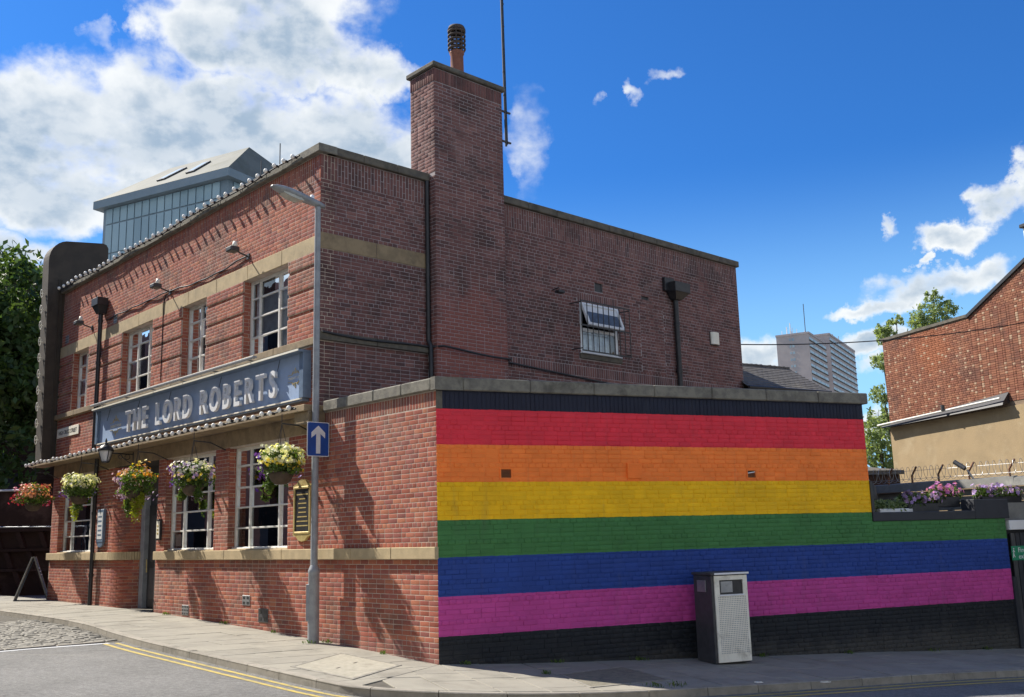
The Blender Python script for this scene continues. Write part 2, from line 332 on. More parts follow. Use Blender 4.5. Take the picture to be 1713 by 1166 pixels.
def paintmat():
    m, nt, N, L = newmat('mural_paint'); g = pos(nt); P = g.outputs['Position']
    o = N.new('ShaderNodeOutputMaterial'); b = N.new('ShaderNodeBsdfPrincipled'); L.new(b.outputs[0], o.inputs[0])
    sz = N.new('ShaderNodeSeparateXYZ'); L.new(P, sz.inputs[0])
    q = vnode(nt, 'ADD', sz.outputs[2], vnode(nt, 'MULTIPLY', vnode(nt, 'SUBTRACT', noise(nt, P, 9, 3), .5), .02))
    st = [(-1., (.013, .016, .021)), (.372, (.52, .06, .29)), (.948, (.017, .055, .27)), (1.512, (.052, .19, .055)), (2.05, (.88, .50, .004)), (2.62, (.98, .235, .04)), (3.18, (.75, .035, .06)), (3.742, (.013, .016, .035))]
    col = ramp(nt, vnode(nt, 'MULTIPLY_ADD', q, .2, .2), [((z+1)*.2, c) for z, c in st], 'CONSTANT')
    oi = N.new('ShaderNodeObjectInfo')
    rn = vnode(nt, 'FRACT', vnode(nt, 'ADD', g.outputs['Random Per Island'], vnode(nt, 'MULTIPLY', oi.outputs['Random'], 7.3)))
    k1 = ramp(nt, rn, [(0, (.93,)*3), (1, (1.06,)*3)])
    k2 = ramp(nt, noise(nt, P, 1.3, 6, .68, .5), [(.3, (.88,)*3), (.68, (1.12,)*3)])
    col = mixc(nt, 1., mixc(nt, 1., col, k1, 'MULTIPLY'), k2, 'MULTIPLY')
    col = mixc(nt, vnode(nt, 'MULTIPLY', sstep(nt, noise(nt, P, 5, 8, .75), .62, .8), .12), col, (.45, .45, .45))
    mp = N.new('ShaderNodeMapping'); L.new(P, mp.inputs[0]); mp.inputs['Scale'].default_value = (5, 5, .55)
    st2 = vnode(nt, 'MULTIPLY', sstep(nt, noise(nt, mp.outputs[0], 1.3, 7, .65), .55, .76), .16)
    col = mixc(nt, st2, col, (.10, .095, .09))
    chip = vnode(nt, 'MULTIPLY', sstep(nt, noise(nt, P, 26, 6, .7), .69, .74), .35)
    col = mixc(nt, chip, col, (.22, .16, .13))
    base = vnode(nt, 'MULTIPLY', sstep(nt, vnode(nt, 'ADD', sz.outputs[2], noise(nt, P, 2.2, 6, .65)), .62, .12), .55)
    col = mixc(nt, base, col, (.085, .08, .07))
    L.new(col, b.inputs['Base Color']); b.inputs['Roughness'].default_value = .62; b.inputs['Specular IOR Level'].default_value = .3
    bn = N.new('ShaderNodeBump'); bn.inputs['Strength'].default_value = .7; bn.inputs['Distance'].default_value = .005
    L.new(noise(nt, P, 38, 5, .65), bn.inputs['Height']); L.new(bn.outputs[0], b.inputs['Normal'])
    return m
PAINT = paintmat()
def glassmat(name, tint=(.9, .95, 1), dark=.0):
    m, nt, N, L = newmat(name); o = N.new('ShaderNodeOutputMaterial')
    fr = N.new('ShaderNodeFresnel'); fr.inputs[0].default_value = 1.55
    gl = N.new('ShaderNodeBsdfGlossy'); gl.inputs['Roughness'].default_value = .015; gl.inputs['Color'].default_value = (*tint, 1)
    tr = N.new('ShaderNodeBsdfTransparent'); tr.inputs[0].default_value = (.90, .92, .93, 1)
    mx = N.new('ShaderNodeMixShader'); L.new(vnode(nt, 'MULTIPLY_ADD', fr.outputs[0], 1.5, .06, True), mx.inputs[0]); L.new(tr.outputs[0], mx.inputs[1]); L.new(gl.outputs[0], mx.inputs[2])
    g = pos(nt); bn = N.new('ShaderNodeBump'); bn.inputs['Strength'].default_value = .12; bn.inputs['Distance'].default_value = .02
    L.new(noise(nt, g.outputs['Position'], 2.2, 2), bn.inputs['Height']); L.new(bn.outputs[0], gl.inputs['Normal'])
    L.new(mx.outputs[0], o.inputs[0]); return m
GLASS = glassmat('window_glass')
def leafmat(name, stops, trans=.35):
    m, nt, N, L = newmat(name); g = pos(nt); o = N.new('ShaderNodeOutputMaterial')
    k = len(stops); col = ramp(nt, g.outputs['Random Per Island'], [(i/(k-1), c) for i, c in enumerate(stops)])
    d = N.new('ShaderNodeBsdfPrincipled'); L.new(col, d.inputs['Base Color']); d.inputs['Roughness'].default_value = .5; d.inputs['Specular IOR Level'].default_value = .35
    t = N.new('ShaderNodeBsdfTranslucent'); L.new(mixc(nt, 1., col, (1.5, 1.5, .6), 'MULTIPLY'), t.inputs[0])
    mx = N.new('ShaderNodeMixShader'); mx.inputs[0].default_value = trans; L.new(d.outputs[0], mx.inputs[1]); L.new(t.outputs[0], mx.inputs[2]); L.new(mx.outputs[0], o.inputs[0])
    return m
LEAF_D = leafmat('leaf_dark', [(0.036, 0.072, 0.026), (0.065, 0.123, 0.036), (0.102, 0.160, 0.043), (0.051, 0.087, 0.043)], .3)
LEAF_P = leafmat('leaf_pale', [(.20, .26, .13), (.28, .34, .19), (.16, .22, .10)], .45)
LEAF_B = leafmat('leaf_basket', [(.05, .11, .02), (.09, .16, .03), (.12, .18, .04), (.05, .08, .03)], .35)
LEAF_Y = leafmat('leaf_lime', [(0.304, 0.336, 0.024), (0.240, 0.304, 0.024), (0.360, 0.360, 0.040)], .4)
def petal(n, *s): return leafmat(n, list(s), .3)
FL = dict(purple=petal('petal_purple', (.10, .03, .38), (.16, .06, .5), (.07, .02, .25)), mauve=petal('petal_mauve', (.42, .28, .62), (.55, .40, .70), (.35, .2, .55)),
    cream=petal('petal_cream', (.80, .78, .48), (.85, .84, .66), (.74, .72, .36)), white=petal('petal_white', (.75, .72, .66), (.8, .8, .78), (.7, .6, .6)),
    yellow=petal('petal_yellow', (.80, .55, .03), (.75, .62, .08), (.7, .45, .03)), orange=petal('petal_orange', (.78, .30, .05), (.8, .42, .06), (.72, .22, .05)),
    red=petal('petal_red', (.55, .02, .07), (.62, .04, .16), (.4, .01, .05)), peach=petal('petal_peach', (.75, .30, .18), (.8, .42, .28), (.7, .22, .15)),
    pink=petal('petal_pink', (.62, .20, .55), (.72, .33, .66), (.5, .14, .5)))

# ------------------------------------------------------------------ ground
def road_mat():
    m, nt, N, L = newmat('asphalt'); g = pos(nt); P = g.outputs['Position']
    o = N.new('ShaderNodeOutputMaterial'); b = N.new('ShaderNodeBsdfPrincipled'); L.new(b.outputs[0], o.inputs[0])
    c = mixc(nt, sstep(nt, noise(nt, P, .7, 6, .6), .35, .68), (.165, .163, .156), (.128, .127, .121))
    v = N.new('ShaderNodeTexVoronoi'); v.inputs['Scale'].default_value = 85; L.new(P, v.inputs['Vector'])
    c = mixc(nt, .8, c, ramp(nt, v.outputs['Color'], [(.1, (.35,)*3), (.9, (.66,)*3)]), 'OVERLAY')
    # worn pale tyre scuffs
    mp = N.new('ShaderNodeMapping'); L.new(P, mp.inputs[0]); mp.inputs['Rotation'].default_value = (0, 0, R(-52)); mp.inputs['Scale'].default_value = (.22, 2.6, 1)
    sc = sstep(nt, noise(nt, mp.outputs[0], .8, 8, .62, .6), .60, .74)
    c = mixc(nt, vnode(nt, 'MULTIPLY', sc, .6), c, (.32, .31, .26))
    c = mixc(nt, .55, c, ramp(nt, noise(nt, P, 14, 4, .75), [(.36, (.30,)*3), (.64, (.72,)*3)]), 'OVERLAY')
    ck = N.new('ShaderNodeTexVoronoi'); ck.feature = 'DISTANCE_TO_EDGE'; ck.inputs['Scale'].default_value = .45
    wv = N.new('ShaderNodeVectorMath'); wv.operation = 'ADD'; L.new(P, wv.inputs[0]); nn_ = N.new('ShaderNodeTexNoise'); nn_.inputs['Scale'].default_value = 1.6; nn_.inputs['Detail'].default_value = 6; L.new(P, nn_.inputs['Vector']); L.new(nn_.outputs['Color'], wv.inputs[1]); L.new(wv.outputs[0], ck.inputs['Vector'])
    crk = vnode(nt, 'MULTIPLY', sstep(nt, ck.outputs['Distance'], .012, .003), sstep(nt, noise(nt, P, .35, 3), .5, .6))
    c = mixc(nt, vnode(nt, 'MULTIPLY', crk, .6), c, (.04, .038, .035))
    c = mixc(nt, vnode(nt, 'MULTIPLY', sstep(nt, noise(nt, P, 1.9, 7, .7), .60, .74), .35), c, (.06, .058, .055))
    L.new(c, b.inputs['Base Color']); b.inputs['Roughness'].default_value = .85
    bn = N.new('ShaderNodeBump'); bn.inputs['Strength'].default_value = .7; bn.inputs['Distance'].default_value = .006; L.new(v.outputs['Distance'], bn.inputs['Height']); L.new(bn.outputs[0], b.inputs['Normal'])
    return m
ASPH = road_mat()
xs = np.unique(np.concatenate([np.linspace(-3000, -60, 12), np.linspace(-60, 40, 201), np.linspace(40, 3000, 12)]))
ys = np.unique(np.concatenate([np.linspace(-600, -10, 8), np.linspace(-10, 60, 141), np.linspace(60, 4000, 14)]))
V = [(x, y, hh(x, y)-.105) for y in ys for x in xs]; nx = len(xs)
Fq = [(j*nx+i, j*nx+i+1, (j+1)*nx+i+1, (j+1)*nx+i) for j in range(len(ys)-1) for i in range(nx-1)]
road = raw_mesh('road', V, Fq, ASPH); tag(road, 'grey asphalt street round the pub corner with pale tyre scuffs', kind='structure')

KF = [(-1.18, 2.18), (-.6, 2.28), (.8, 2.36), (2.65, 2.39), (4.2, 2.42), (6., 2.31), (7.05, 2.2), (8.2, 2.05), (9.6, 1.95), (11.4, 1.97), (13.8, 2.02), (18, 1.9), (24, 1.6)]
KM = [(-1.65, 1.85), (-.9, 2.27), (0, 2.52), (.85, 2.68), (1.8, 2.74), (3, 2.66), (4.3, 2.58), (5.2, 2.53), (7.5, 2.38), (9, 2.33), (16, 2.2)]
def kn(tab, u): return float(np.interp(u, [a for a, b in tab], [b for a, b in tab]))
def smooth_poly(pts, k=3):
    for _ in range(k):
        q = [pts[0]]
        for a, b in zip(pts, pts[1:]): q += [a*.75+b*.25, a*.25+b*.75]
        pts = q+[pts[-1]]
    return pts
kpts = [F(u, n) for u, n in KF[::-1]] + [M(u, n) for u, n in KM[1:]]
kpts = smooth_poly(kpts, 3)
pav = thing('pavement', None, None); pav['kind'] = 'structure'; pav['label'] = 'pale flagstone footway wrapping round the pub corner'
# flagstones
J1 = A0; J2 = F(-1.05, 2.1)          # the line where the two runs of flags meet
def clip(poly, p, nrm, keep=0.):
    o = []
    for i in range(len(poly)):
        a, b = poly[i], poly[(i+1) % len(poly)]; da, db = (a-p).dot(nrm)-keep, (b-p).dot(nrm)-keep
        if da >= 0: o.append(a)
        if (da >= 0) != (db >= 0): o.append(a+(b-a)*(da/(da-db)))
    return o
jn = Vector((-(J2-J1).y, (J2-J1).x, 0)).normalized()
if (F(3, 1)-J1).dot(jn) < 0: jn = -jn
G_ = .009
flag_n = 0
def slab(poly, mat=PAVE, name='flagstone', top=0., thick=.03, parent=pav):
    if len(poly) < 3: return
    ar = 0
    for i in range(len(poly)): a, b = poly[i], poly[(i+1) % len(poly)]; ar += a.x*b.y-b.x*a.y
    if abs(ar)/2 < .012: return
    c = sum(poly, Vector())/len(poly); poly = [c+(p-c)*(1-G_/max(.05, (p-c).length)) for p in poly]
    t = Vector((random.uniform(-.004, .004), random.uniform(-.004, .004), 0)); dz = random.uniform(-.002, .002)
    up = [Vector((p.x, p.y, hh(p.x, p.y)+top+dz+(p-c).dot(t))) for p in poly]; dn = [p-Vector((0, 0, thick)) for p in up]
    inn = [c+(p-c)*(1-.008/max(.05, (Vector((p.x, p.y, 0))-c).length)) for p in poly]
    up2 = [Vector((p.x, p.y, u.z)) for p, u in zip(inn, up)]; up = [p-Vector((0, 0, .005)) for p in up]
    m = MB(); n = len(poly); m.add(dn+up+up2, [(i, (i+1) % n, n+(i+1) % n, n+i) for i in range(n)]+[(n+i, n+(i+1) % n, 2*n+(i+1) % n, 2*n+i) for i in range(n)]+[tuple(range(2*n, 3*n))])
    m.build(name, mat, parent)
patchF = [(.767, 1.996), (1.711, .564), (.186, .526), (-.597, 1.877)]
def flags(fr, tab, u0, u1, sgn, nmin=.0):
    u = u0; k = 0
    while u < u1:
        wd = random.uniform(.55, .68); n = nmin-.02; ub = min(u+wd, u1)
        kk = min(kn(tab, u), kn(tab, ub))-.135
        off = random.uniform(.45, .9); first = True
        while n < kk+.3:
            ln = off if first else random.uniform(.62, 1.0); first = False
            nb = n+ln
            poly = [fr(u, n), fr(ub, n), fr(ub, nb), fr(u, nb)]
            pk, pk2 = fr(u, kn(tab, u)-.135), fr(ub, kn(tab, ub)-.135)
            e = (pk2-pk).normalized(); en = Vector((-e.y, e.x, 0)); en = en if (fr(u, 0)-pk).dot(en) > 0 else -en
            poly = clip(poly, pk, en, .004)
            if poly: poly = clip(poly, J1, jn*sgn, .004)
            if poly and len(poly) > 2: slab(poly)
            n = nb
        u = ub
flags(F, KF, -1.2, 24, 1); flags(M, KM, -1.2, 15.5, -1)
# bed of the paving
def ribbon(ptsa, ptsb, za, mat, name, parent=None, kind=None):
    m = MB(); n = len(ptsa)
    V = [Vector((p.x, p.y, hh(p.x, p.y)+za)) for p in ptsa]+[Vector((p.x, p.y, hh(p.x, p.y)+za)) for p in ptsb]
    m.add(V, [(i, i+1, n+i+1, n+i) for i in range(n-1)]); return m.build(name, mat, parent)
bed = MB()
inner = [Vector(p) for p in kpts]
cpt = Fr((0, 0, 0), (1, 0, 0), (0, 1, 0))
wallside = []
for p in inner:
    v = p-A0; uf = v.dot(df); um = v.dot(dm)
    wallside.append(F(uf, -.15) if uf > 0 and v.dot(nf) > -.2 and um < 0 else (M(um, -.15) if um > 0 else A0+(-nf-nm)*.05))
ribbon(inner, wallside, -.016, PAVEJ, 'paving_bed', pav)
# kerb stones
def arc_len(p): 
    s = [0]
    for a, b in zip(p, p[1:]): s.append(s[-1]+(b-a).length)
    return s
ks = arc_len(kpts)
def at_s(s):
    s = max(0, min(ks[-1]-1e-4, s)); i = int(np.searchsorted(ks, s, 'right'))-1; i = min(i, len(kpts)-2)
    t = (s-ks[i])/(ks[i+1]-ks[i]+1e-9); p = kpts[i].lerp(kpts[i+1], t)
    a, b = max(0, i-2), min(len(kpts)-1, i+3)
    d = (kpts[b]-kpts[a]).normalized(); return p, Vector((d.y, -d.x, 0))    # outward = towards road
pm, om = at_s(ks[-1]*.5)
osgn = 1 if (pm-A0).dot(om) > 0 else -1
s = 0.
while s < ks[-1]-.3:
    L_ = random.uniform(.82, .98); s2 = min(ks[-1], s+L_); mbk = MB()
    secs = [at_s(s+.005+(s2-s-.01)*t/4) for t in range(5)]
    rings = []
    dz = random.uniform(-.003, .003)
    for p, o in secs:
        o = o*osgn; z = hh(p.x, p.y)+dz
        prof = [(-.13, -.16), (-.13, -.002), (-.125, .002), (-.014, .002), (-.003, -.010), (.006, -.16)]
        rings.append([Vector((p.x+o.x*a, p.y+o.y*a, z+b)) for a, b in prof])
    n = 6; VV = [v for r in rings for v in r]
    fs = [(i*n+k, i*n+(k+1) % n, (i+1)*n+(k+1) % n, (i+1)*n+k) for i in range(4) for k in range(n)]+[tuple(range(n)), tuple(range(4*n, 5*n))[::-1]]
    mbk.add(VV, fs); mbk.build('kerbstone', KERB, pav); s = s2
# double yellow lines
def along(s0, s1, off, wd, name, z=.004):
    a, b = [], []
    for i in range(61):
        p, o = at_s(s0+(s1-s0)*i/60); o = o*osgn; a.append(p+o*off); b.append(p+o*(off+wd))
    return a, b
def s_of(p):
    return ks[min(range(len(kpts)), key=lambda i: (kpts[i]-p).length)]
sA, sB = s_of(F(5.65, 2.33)), ks[-1]
yl = thing('double_yellow_lines', None, None); yl['kind'] = 'structure'; yl['label'] = 'two worn yellow lines painted along the kerb'
for off in (.13, .33):
    a, b = along(sA, sB, off, .075, 'yellow_line'); ribbon(a, b, -.101, YEL, 'yellow_line', yl)
# setts
cob = thing('cobbled_road', None, None); cob['kind'] = 'structure'; cob['label'] = 'worn stone setts across the mouth of the lane'
ribbon([F(u, kn(KF, u)+.01) for u in np.linspace(5.78, 11.4, 20)], [F(u, 9.5) for u in np.linspace(5.78, 11.4, 20)], -.100, PAVEJ, 'sett_bed', cob)
setts = []
u = 5.95; row = 0
while u < 11.35:
    n = 1.9+random.uniform(0, .2)
    while n < 9.4:
        wd = random.uniform(.15, .26)
        if n > kn(KF, u)+.03: setts.append((u, n, wd))
        n += wd+.012
    u += .135; row += 1
setts.sort(key=lambda t: F(t[0], t[1]).length)
vis = [t for t in setts if (lambda p: abs(math.degrees(math.atan2(p.x, p.y))) < 28.5)(F(t[0], t[1]))]
hid = [t for t in setts if t not in set(vis)]
def sett_mb(m, u, n, wd):
    p = F(u+.06, n+wd/2); z = zg(p)-.10; t = random.uniform(.010, .026); a = random.uniform(-.006, .006)
    q = [F(u, n), F(u+.12, n), F(u+.12, n+wd), F(u, n+wd)]; c = sum(q, Vector())/4
    lo = [Vector((v.x, v.y, z-.01)) for v in q]; mid = [Vector((*(c+(v-c)*.97).xy, z+t*.6+a*(1 if i < 2 else -1))) for i, v in enumerate(q)]; hi = [Vector((*(c+(v-c)*.74).xy, z+t+a*(1 if i < 2 else -1))) for i, v in enumerate(q)]
    m.add(lo+mid+hi, [(i, (i+1) % 4, 4+(i+1) % 4, 4+i) for i in range(4)]+[(4+i, 4+(i+1) % 4, 8+(i+1) % 4, 8+i) for i in range(4)]+[(8, 9, 10, 11)], 0)
for t in vis[:300]:
    m = MB(); sett_mb(m, *t); m.build('sett', SETT, cob)
m = MB()
for t in vis[300:]+hid: sett_mb(m, *t)
o = m.build('setts', SETT, cob); o['kind'] = 'stuff'
# granite channel and white line at the edge of the setts
for i in range(9):
    m = MB(); n0 = 2.62+i*.8; p = F(5.86, n0+.4); z = zg(p)-.1; m.box(Fr((F.O.x, F.O.y, z), df, nf), 5.80, 5.93, n0, n0+.78, -.02, .014, .008); m.build('edge_stone', KERB, cob)
o = ribbon([F(5.62, n) for n in np.linspace(2.6, 10, 12)], [F(5.74, n) for n in np.linspace(2.6, 10, 12)], -.101, SIGNW, 'white_line'); tag(o, 'thin white line painted where the asphalt meets the setts', kind='structure')
# pale lane beyond the setts
o = ribbon([F(u, kn(KF, u)+.01) for u in np.linspace(11.42, 24, 16)], [F(u, 9.5) for u in np.linspace(11.42, 24, 16)], -.099, PAVEJ, 'lane'); o['kind'] = 'structure'
# inspection covers set in the paving
def cover(fr, pts, lab, mat):
    t = thing('inspection_cover', lab, 'inspection cover', fr(*pts[0])); q = [fr(*p) for p in pts]; c = sum(q, Vector())/4
    def ring(k, z): return [Vector((*(c+(v-c)*k).xy, hh(*(c+(v-c)*k).xy)+z)) for v in q]
    m = MB(); a, b, a2, b2 = ring(1, -.004), ring(.93, -.004), ring(1, .0075), ring(.93, .0075)
    m.add(a+a2+b2+b, [(i, (i+1) % 4, 4+(i+1) % 4, 4+i) for i in range(4)]+[(4+i, 4+(i+1) % 4, 8+(i+1) % 4, 8+i) for i in range(4)]+[(8+i, 8+(i+1) % 4, 12+(i+1) % 4, 12+i) for i in range(4)]); m.build('cover_frame', SILL, t)
    m = MB(); a, b = ring(.915, -.004), ring(.915, .0055); m.prism(a, b); m.build('cover_plate', mat, t)
    for s_ in (-.35, .35):
        p = c+(q[1]-q[0])*s_*.5; m = MB(); e = (q[1]-q[0]).normalized(); f2 = Fr((p.x, p.y, hh(p.x, p.y)), e, (e.y, -e.x, 0)); m.box(f2, -.06, .06, -.012, .012, .004, .0062); m.build('lifting_slot', BLACK, t)
cover(F, patchF, 'pale worn concrete cover in the sunlit paving beside the lamp post', CONC)
cover(M, [(1.36, 1.2), (2.66, .64), (2.7, 1.95), (1.25, 2.35)], 'brown brick-filled cover in the shaded paving left of the bin', surf('cover_brown', (.22, .20, .15), (.15, .14, .11), .95, 10, .6, 90))

# ------------------------------------------------------------------ brickwork
BL = {}
def lay(key, fr, u0, u1, z0, z1, mat, bond='stretcher', holes=(), n0=0., dep=None, jit=None, zmin=None, pitch=.075, soldier=False, cream=None, jn_=.010):
    L_ = BL.setdefault(key, [])
    if dep is None: dep, jit_ = (.0022, .0005) if mat is BR_F else ((.0035, .0012) if mat is BR_S else (.009, .0022))
    else: jit_ = .0022
    jit = jit_ if jit is None else jit
    if soldier:
        nr = max(1, round((z1-z0)/.235)); hgt = (z1-z0)/nr
        k = 0; u = u0
        while u < u1-.03:
            wd = min(.075, u1-u); j = hgt*.5 if (k % 2 and nr > 1) else 0
            zz = z0
            cuts = [z0+j+hgt*i for i in range(0, nr+1)] if j else [z0+hgt*i for i in range(nr+1)]
            cuts = sorted(set([z0]+[c for c in cuts if z0 < c < z1]+[z1]))
            for a, b in zip(cuts, cuts[1:]):
                if not any(ha < u+wd/2 < hb and hc < (a+b)/2 < hd for ha, hb, hc, hd in holes):
                    L_.append((fr, u, wd-jn_*1.35, a, b-a-jn_*.9, n0, max(dep*.45, dep+random.gauss(0, jit)), mat))
            u += .075; k += 1
        return
    nr = max(1, round((z1-z0)/pitch)); p = (z1-z0)/nr
    for r in range(nr):
        z = z0+r*p; zc = z+p/2
        iv = [(u0, u1)]
        for ha, hb, hc, hd in holes:
            if hc < zc < hd:
                iv = [q for a, b in iv for q in ((a, min(b, ha)), (max(a, hb), b)) if q[1]-q[0] > .02]
        ph = {'stretcher': (.1125 if r % 2 else 0), 'flemish': (.169 if r % 2 else 0), 'garden': ((.1125 if r % 2 else 0) if r % 4 else .056)}[bond]
        u = u0-.3375+ph; k = 0
        while u < u1:
            wd = .225
            if bond == 'flemish': wd = .1125 if (k % 2) else .225
            elif bond == 'garden' and r % 4 == 0: wd = .1125
            elif random.random() < .07: wd = .1125
            for a, b in iv:
                x, y = max(u, a), min(u+wd, b)
                if y-x > .035:
                    if zmin is None or z+p > zmin((x+y)/2):
                        mt = cream if (cream is not None and wd < .2 and random.random() < .22) else mat
                        L_.append((fr, x, y-x-jn_, z, p-jn_, n0, max(dep*.45, dep+random.gauss(0, jit)), mt))
            u += wd; k += 1
def scr(p):
    v = p-Vector((0, 0, EYE)); d = v.dot(CF)
    if d < .1: return None
    return 856.5+FPX*v.dot(CR)/d, 583-FPX*v.dot(CU)/d
def flush(key, parent, mats, nind=300):
    L_ = BL[key]; sc = []
    for t in L_:
        fr, u, wd, z, h_, n0, dp, mt = t
        a, b, c = scr(fr(u, n0, z)), scr(fr(u+wd, n0, z)), scr(fr(u, n0, z+h_))
        if not a or not b or not c or not (0 < a[0] < 1713 and 0 < a[1] < 1166) or z+h_ < zg(fr(u, 0, 0)): sc.append(0); continue
        ar = abs((b[0]-a[0])*(c[1]-a[1])-(b[1]-a[1])*(c[0]-a[0])); sc.append(ar if (fr(u, 0, z)-Vector((0, 0, EYE))).dot(fr.n) < 0 else 0)
    order = sorted(range(len(L_)), key=lambda i: -sc[i]); cache = {}
    off = WL[parent.name]
    ind = [i for i in order[:nind] if sc[i] > 0]; rest = [i for i in order if i not in set(ind)]
    for i in ind:
        fr, u, wd, z, h_, n0, dp, mt = L_[i]; k = (round(wd, 2), round(h_, 3), mats.index(mt), round(dp, 4))
        if k not in cache:
            q = Fr((0, 0, 0), (1, 0, 0), (0, -1, 0)); W_, H_, D_ = k[0], k[1], k[3]
            e = .0035; bk = [q(0, -.01, 0), q(W_, -.01, 0), q(W_, -.01, H_), q(0, -.01, H_)]; eb = .0009 if mt is BR_F else .002; md = [q(0, D_-eb, 0), q(W_, D_-eb, 0), q(W_, D_-eb, H_), q(0, D_-eb, H_)]; ft = [q(e, D_, e), q(W_-e, D_, e), q(W_-e, D_, H_-e), q(e, D_, H_-e)]
            me = bpy.data.meshes.new('brick'); me.from_pydata(bk+md+ft, [], [(0, 1, 5, 4), (1, 2, 6, 5), (2, 3, 7, 6), (3, 0, 4, 7), (4, 5, 9, 8), (5, 6, 10, 9), (6, 7, 11, 10), (7, 4, 8, 11), (8, 9, 10, 11)]); me.materials.append(mt); me.update(); cache[k] = me
        o = bpy.data.objects.new('brick', cache[k]); COL.objects.link(o); o.parent = parent
        right = fr.n.cross(Vector((0, 0, 1)))            # u direction that keeps the face outward
        rx = Vector((-fr.n.y, fr.n.x, 0)); flip = rx.dot(fr.d) < 0
        o.location = (fr(u+wd if flip else u, n0, z))-off; o.rotation_euler = (0, 0, math.atan2(rx.y, rx.x))
    V = np.zeros((len(rest), 12, 3)); mi = np.zeros(len(rest), 'i')
    e = .0035
    for j, i in enumerate(rest):
        fr, u, wd, z, h_, n0, dp, mt = L_[i]; O, d, n = fr.O, fr.d, fr.n
        q_, eb = (.00015, .0009) if mt is BR_F else (.0008, .002); d1, d2 = random.gauss(0, q_), random.gauss(0, q_)
        for k, (uu, nn, zz) in enumerate(((0, -.01, 0), (wd, -.01, 0), (wd, -.01, h_), (0, -.01, h_), (0, dp-eb, 0), (wd, dp-eb, 0), (wd, dp-eb, h_), (0, dp-eb, h_), (e, dp+d1, e), (wd-e, dp+d2, e), (wd-e, dp-d1, h_-e), (e, dp-d2, h_-e))):
            a, b = u+uu, n0+nn; V[j, k] = (O.x+d.x*a+n.x*b, O.y+d.y*a+n.y*b, O.z+z+zz)
        mi[j] = mats.index(mt)
    q = np.array([(0, 1, 5, 4), (1, 2, 6, 5), (2, 3, 7, 6), (3, 0, 4, 7), (4, 5, 9, 8), (5, 6, 10, 9), (6, 7, 11, 10), (7, 4, 8, 11), (8, 9, 10, 11)])
    Fq = (np.arange(len(rest))[:, None, None]*12+q[None]).reshape(-1, 4)
    o = raw_mesh('brickwork', V.reshape(-1, 3), Fq, mats, np.repeat(mi, 9), parent); o['kind'] = 'stuff'
    return o
def backing(name, fr, u0, u1, z0, z1, holes, mat, parent, n=0., thick=.3, jamb=None):
    us = sorted(set([u0, u1]+[x for h_ in holes for x in h_[:2] if u0 < x < u1])); zs = sorted(set([z0, z1]+[x for h_ in holes for x in h_[2:4] if z0 < x < z1]))
    m = MB()
    for a, b in zip(us, us[1:]):
        for c, d in zip(zs, zs[1:]):
            if any(h_[0] < (a+b)/2 < h_[1] and h_[2] < (c+d)/2 < h_[3] for h_ in holes): continue
            m.add([fr(a, n, c), fr(b, n, c), fr(b, n, d), fr(a, n, d)], [(0, 1, 2, 3)])
            m.add([fr(a, n-thick, c), fr(b, n-thick, c), fr(b, n-thick, d), fr(a, n-thick, d)], [(0, 1, 2, 3)])
    for h_ in holes:
        a, b, c, d = h_[:4]
        for q in (((a, c), (a, d)), ((b, c), (b, d)), ((a, c), (b, c)), ((a, d), (b, d))):
            m.add([fr(q[0][0], n, q[0][1]), fr(q[1][0], n, q[1][1]), fr(q[1][0], n-thick, q[1][1]), fr(q[0][0], n-thick, q[0][1])], [(0, 1, 2, 3)], 1)
    for q in (((u0, z0), (u0, z1)), ((u1, z0), (u1, z1)), ((u0, z1), (u1, z1))):
        m.add([fr(q[0][0], n, q[0][1]), fr(q[1][0], n, q[1][1]), fr(q[1][0], n-thick, q[1][1]), fr(q[0][0], n-thick, q[0][1])], [(0, 1, 2, 3)], 1)
    return m.build(name, [mat, jamb or mat], parent, recalc=False)
def jambbricks(key, fr, u, z0, z1, mat, side, n0=0., deep=.15):
    # courses of the reveal: bricks seen in the side of an opening; side=+1 when the face looks towards +u
    f2 = Fr(fr(u, n0, 0), -fr.n, fr.d*side)
    lay(key, f2, .0, deep, z0, z1, mat, 'stretcher', dep=.006)
def blocks(fr, u0, u1, n0, n1, z0, z1, ln, mat, parent, name='stone_block', b=.008, gap=.006):
    k = max(1, round((u1-u0)/ln)); st = (u1-u0)/k
    for i in range(k):
        m = MB(); e = random.uniform(-.002, .002); m.box(fr, u0+i*st+gap/2, u0+(i+1)*st-gap/2, n0, n1+e, z0, z1, b); m.build(name, mat, parent)

# ================================================================== THE PUB
pub = thing('pub_building', 'brick corner pub with tall chimney, stone bands and rainbow painted side wall', 'pub', F(3.35, -1))
GW = [(4.35, 6.65, 1.68, 3.68), (7.25, 9.60, 1.68, 3.68), (13.85, 16.35, 1.68, 3.68)]
UW = [(4.43, 6.20, 5.42, 7.03), (7.84, 9.06, 5.42, 7.03), (10.63, 12.47, 5.42, 7.03), (14.70, 15.87, 5.42, 7.03)]
DOOR = (10.02, 12.55, -1., 3.70)
fz = lambda fr: (lambda u: zg(fr(u, 0, 0)))
backing('wall', F, 0, 3.347, -1, 4.03, [], MORT, pub)
backing('wall', F, 3.347, 16.9, -1, 8.9, GW+UW+[DOOR], MORT, pub, jamb=MORT)
P_ = 'pub'
lay(P_, F, 0, 16.9, 0, 1.5, BR_F, 'stretcher', [DOOR], zmin=fz(F))
lay(P_, F, 0, 3.347, 1.68, 3.78, BR_F, 'garden')
lay(P_, F, 0, 3.3, 3.79, 4.02, BR_F, soldier=True)
lay(P_, F, 3.347, 16.9, 1.68, 3.70, BR_F, 'stretcher', GW+[DOOR])
lay(P_, F, 3.347, 16.9, 4.20, 5.28, BR_F, 'stretcher')
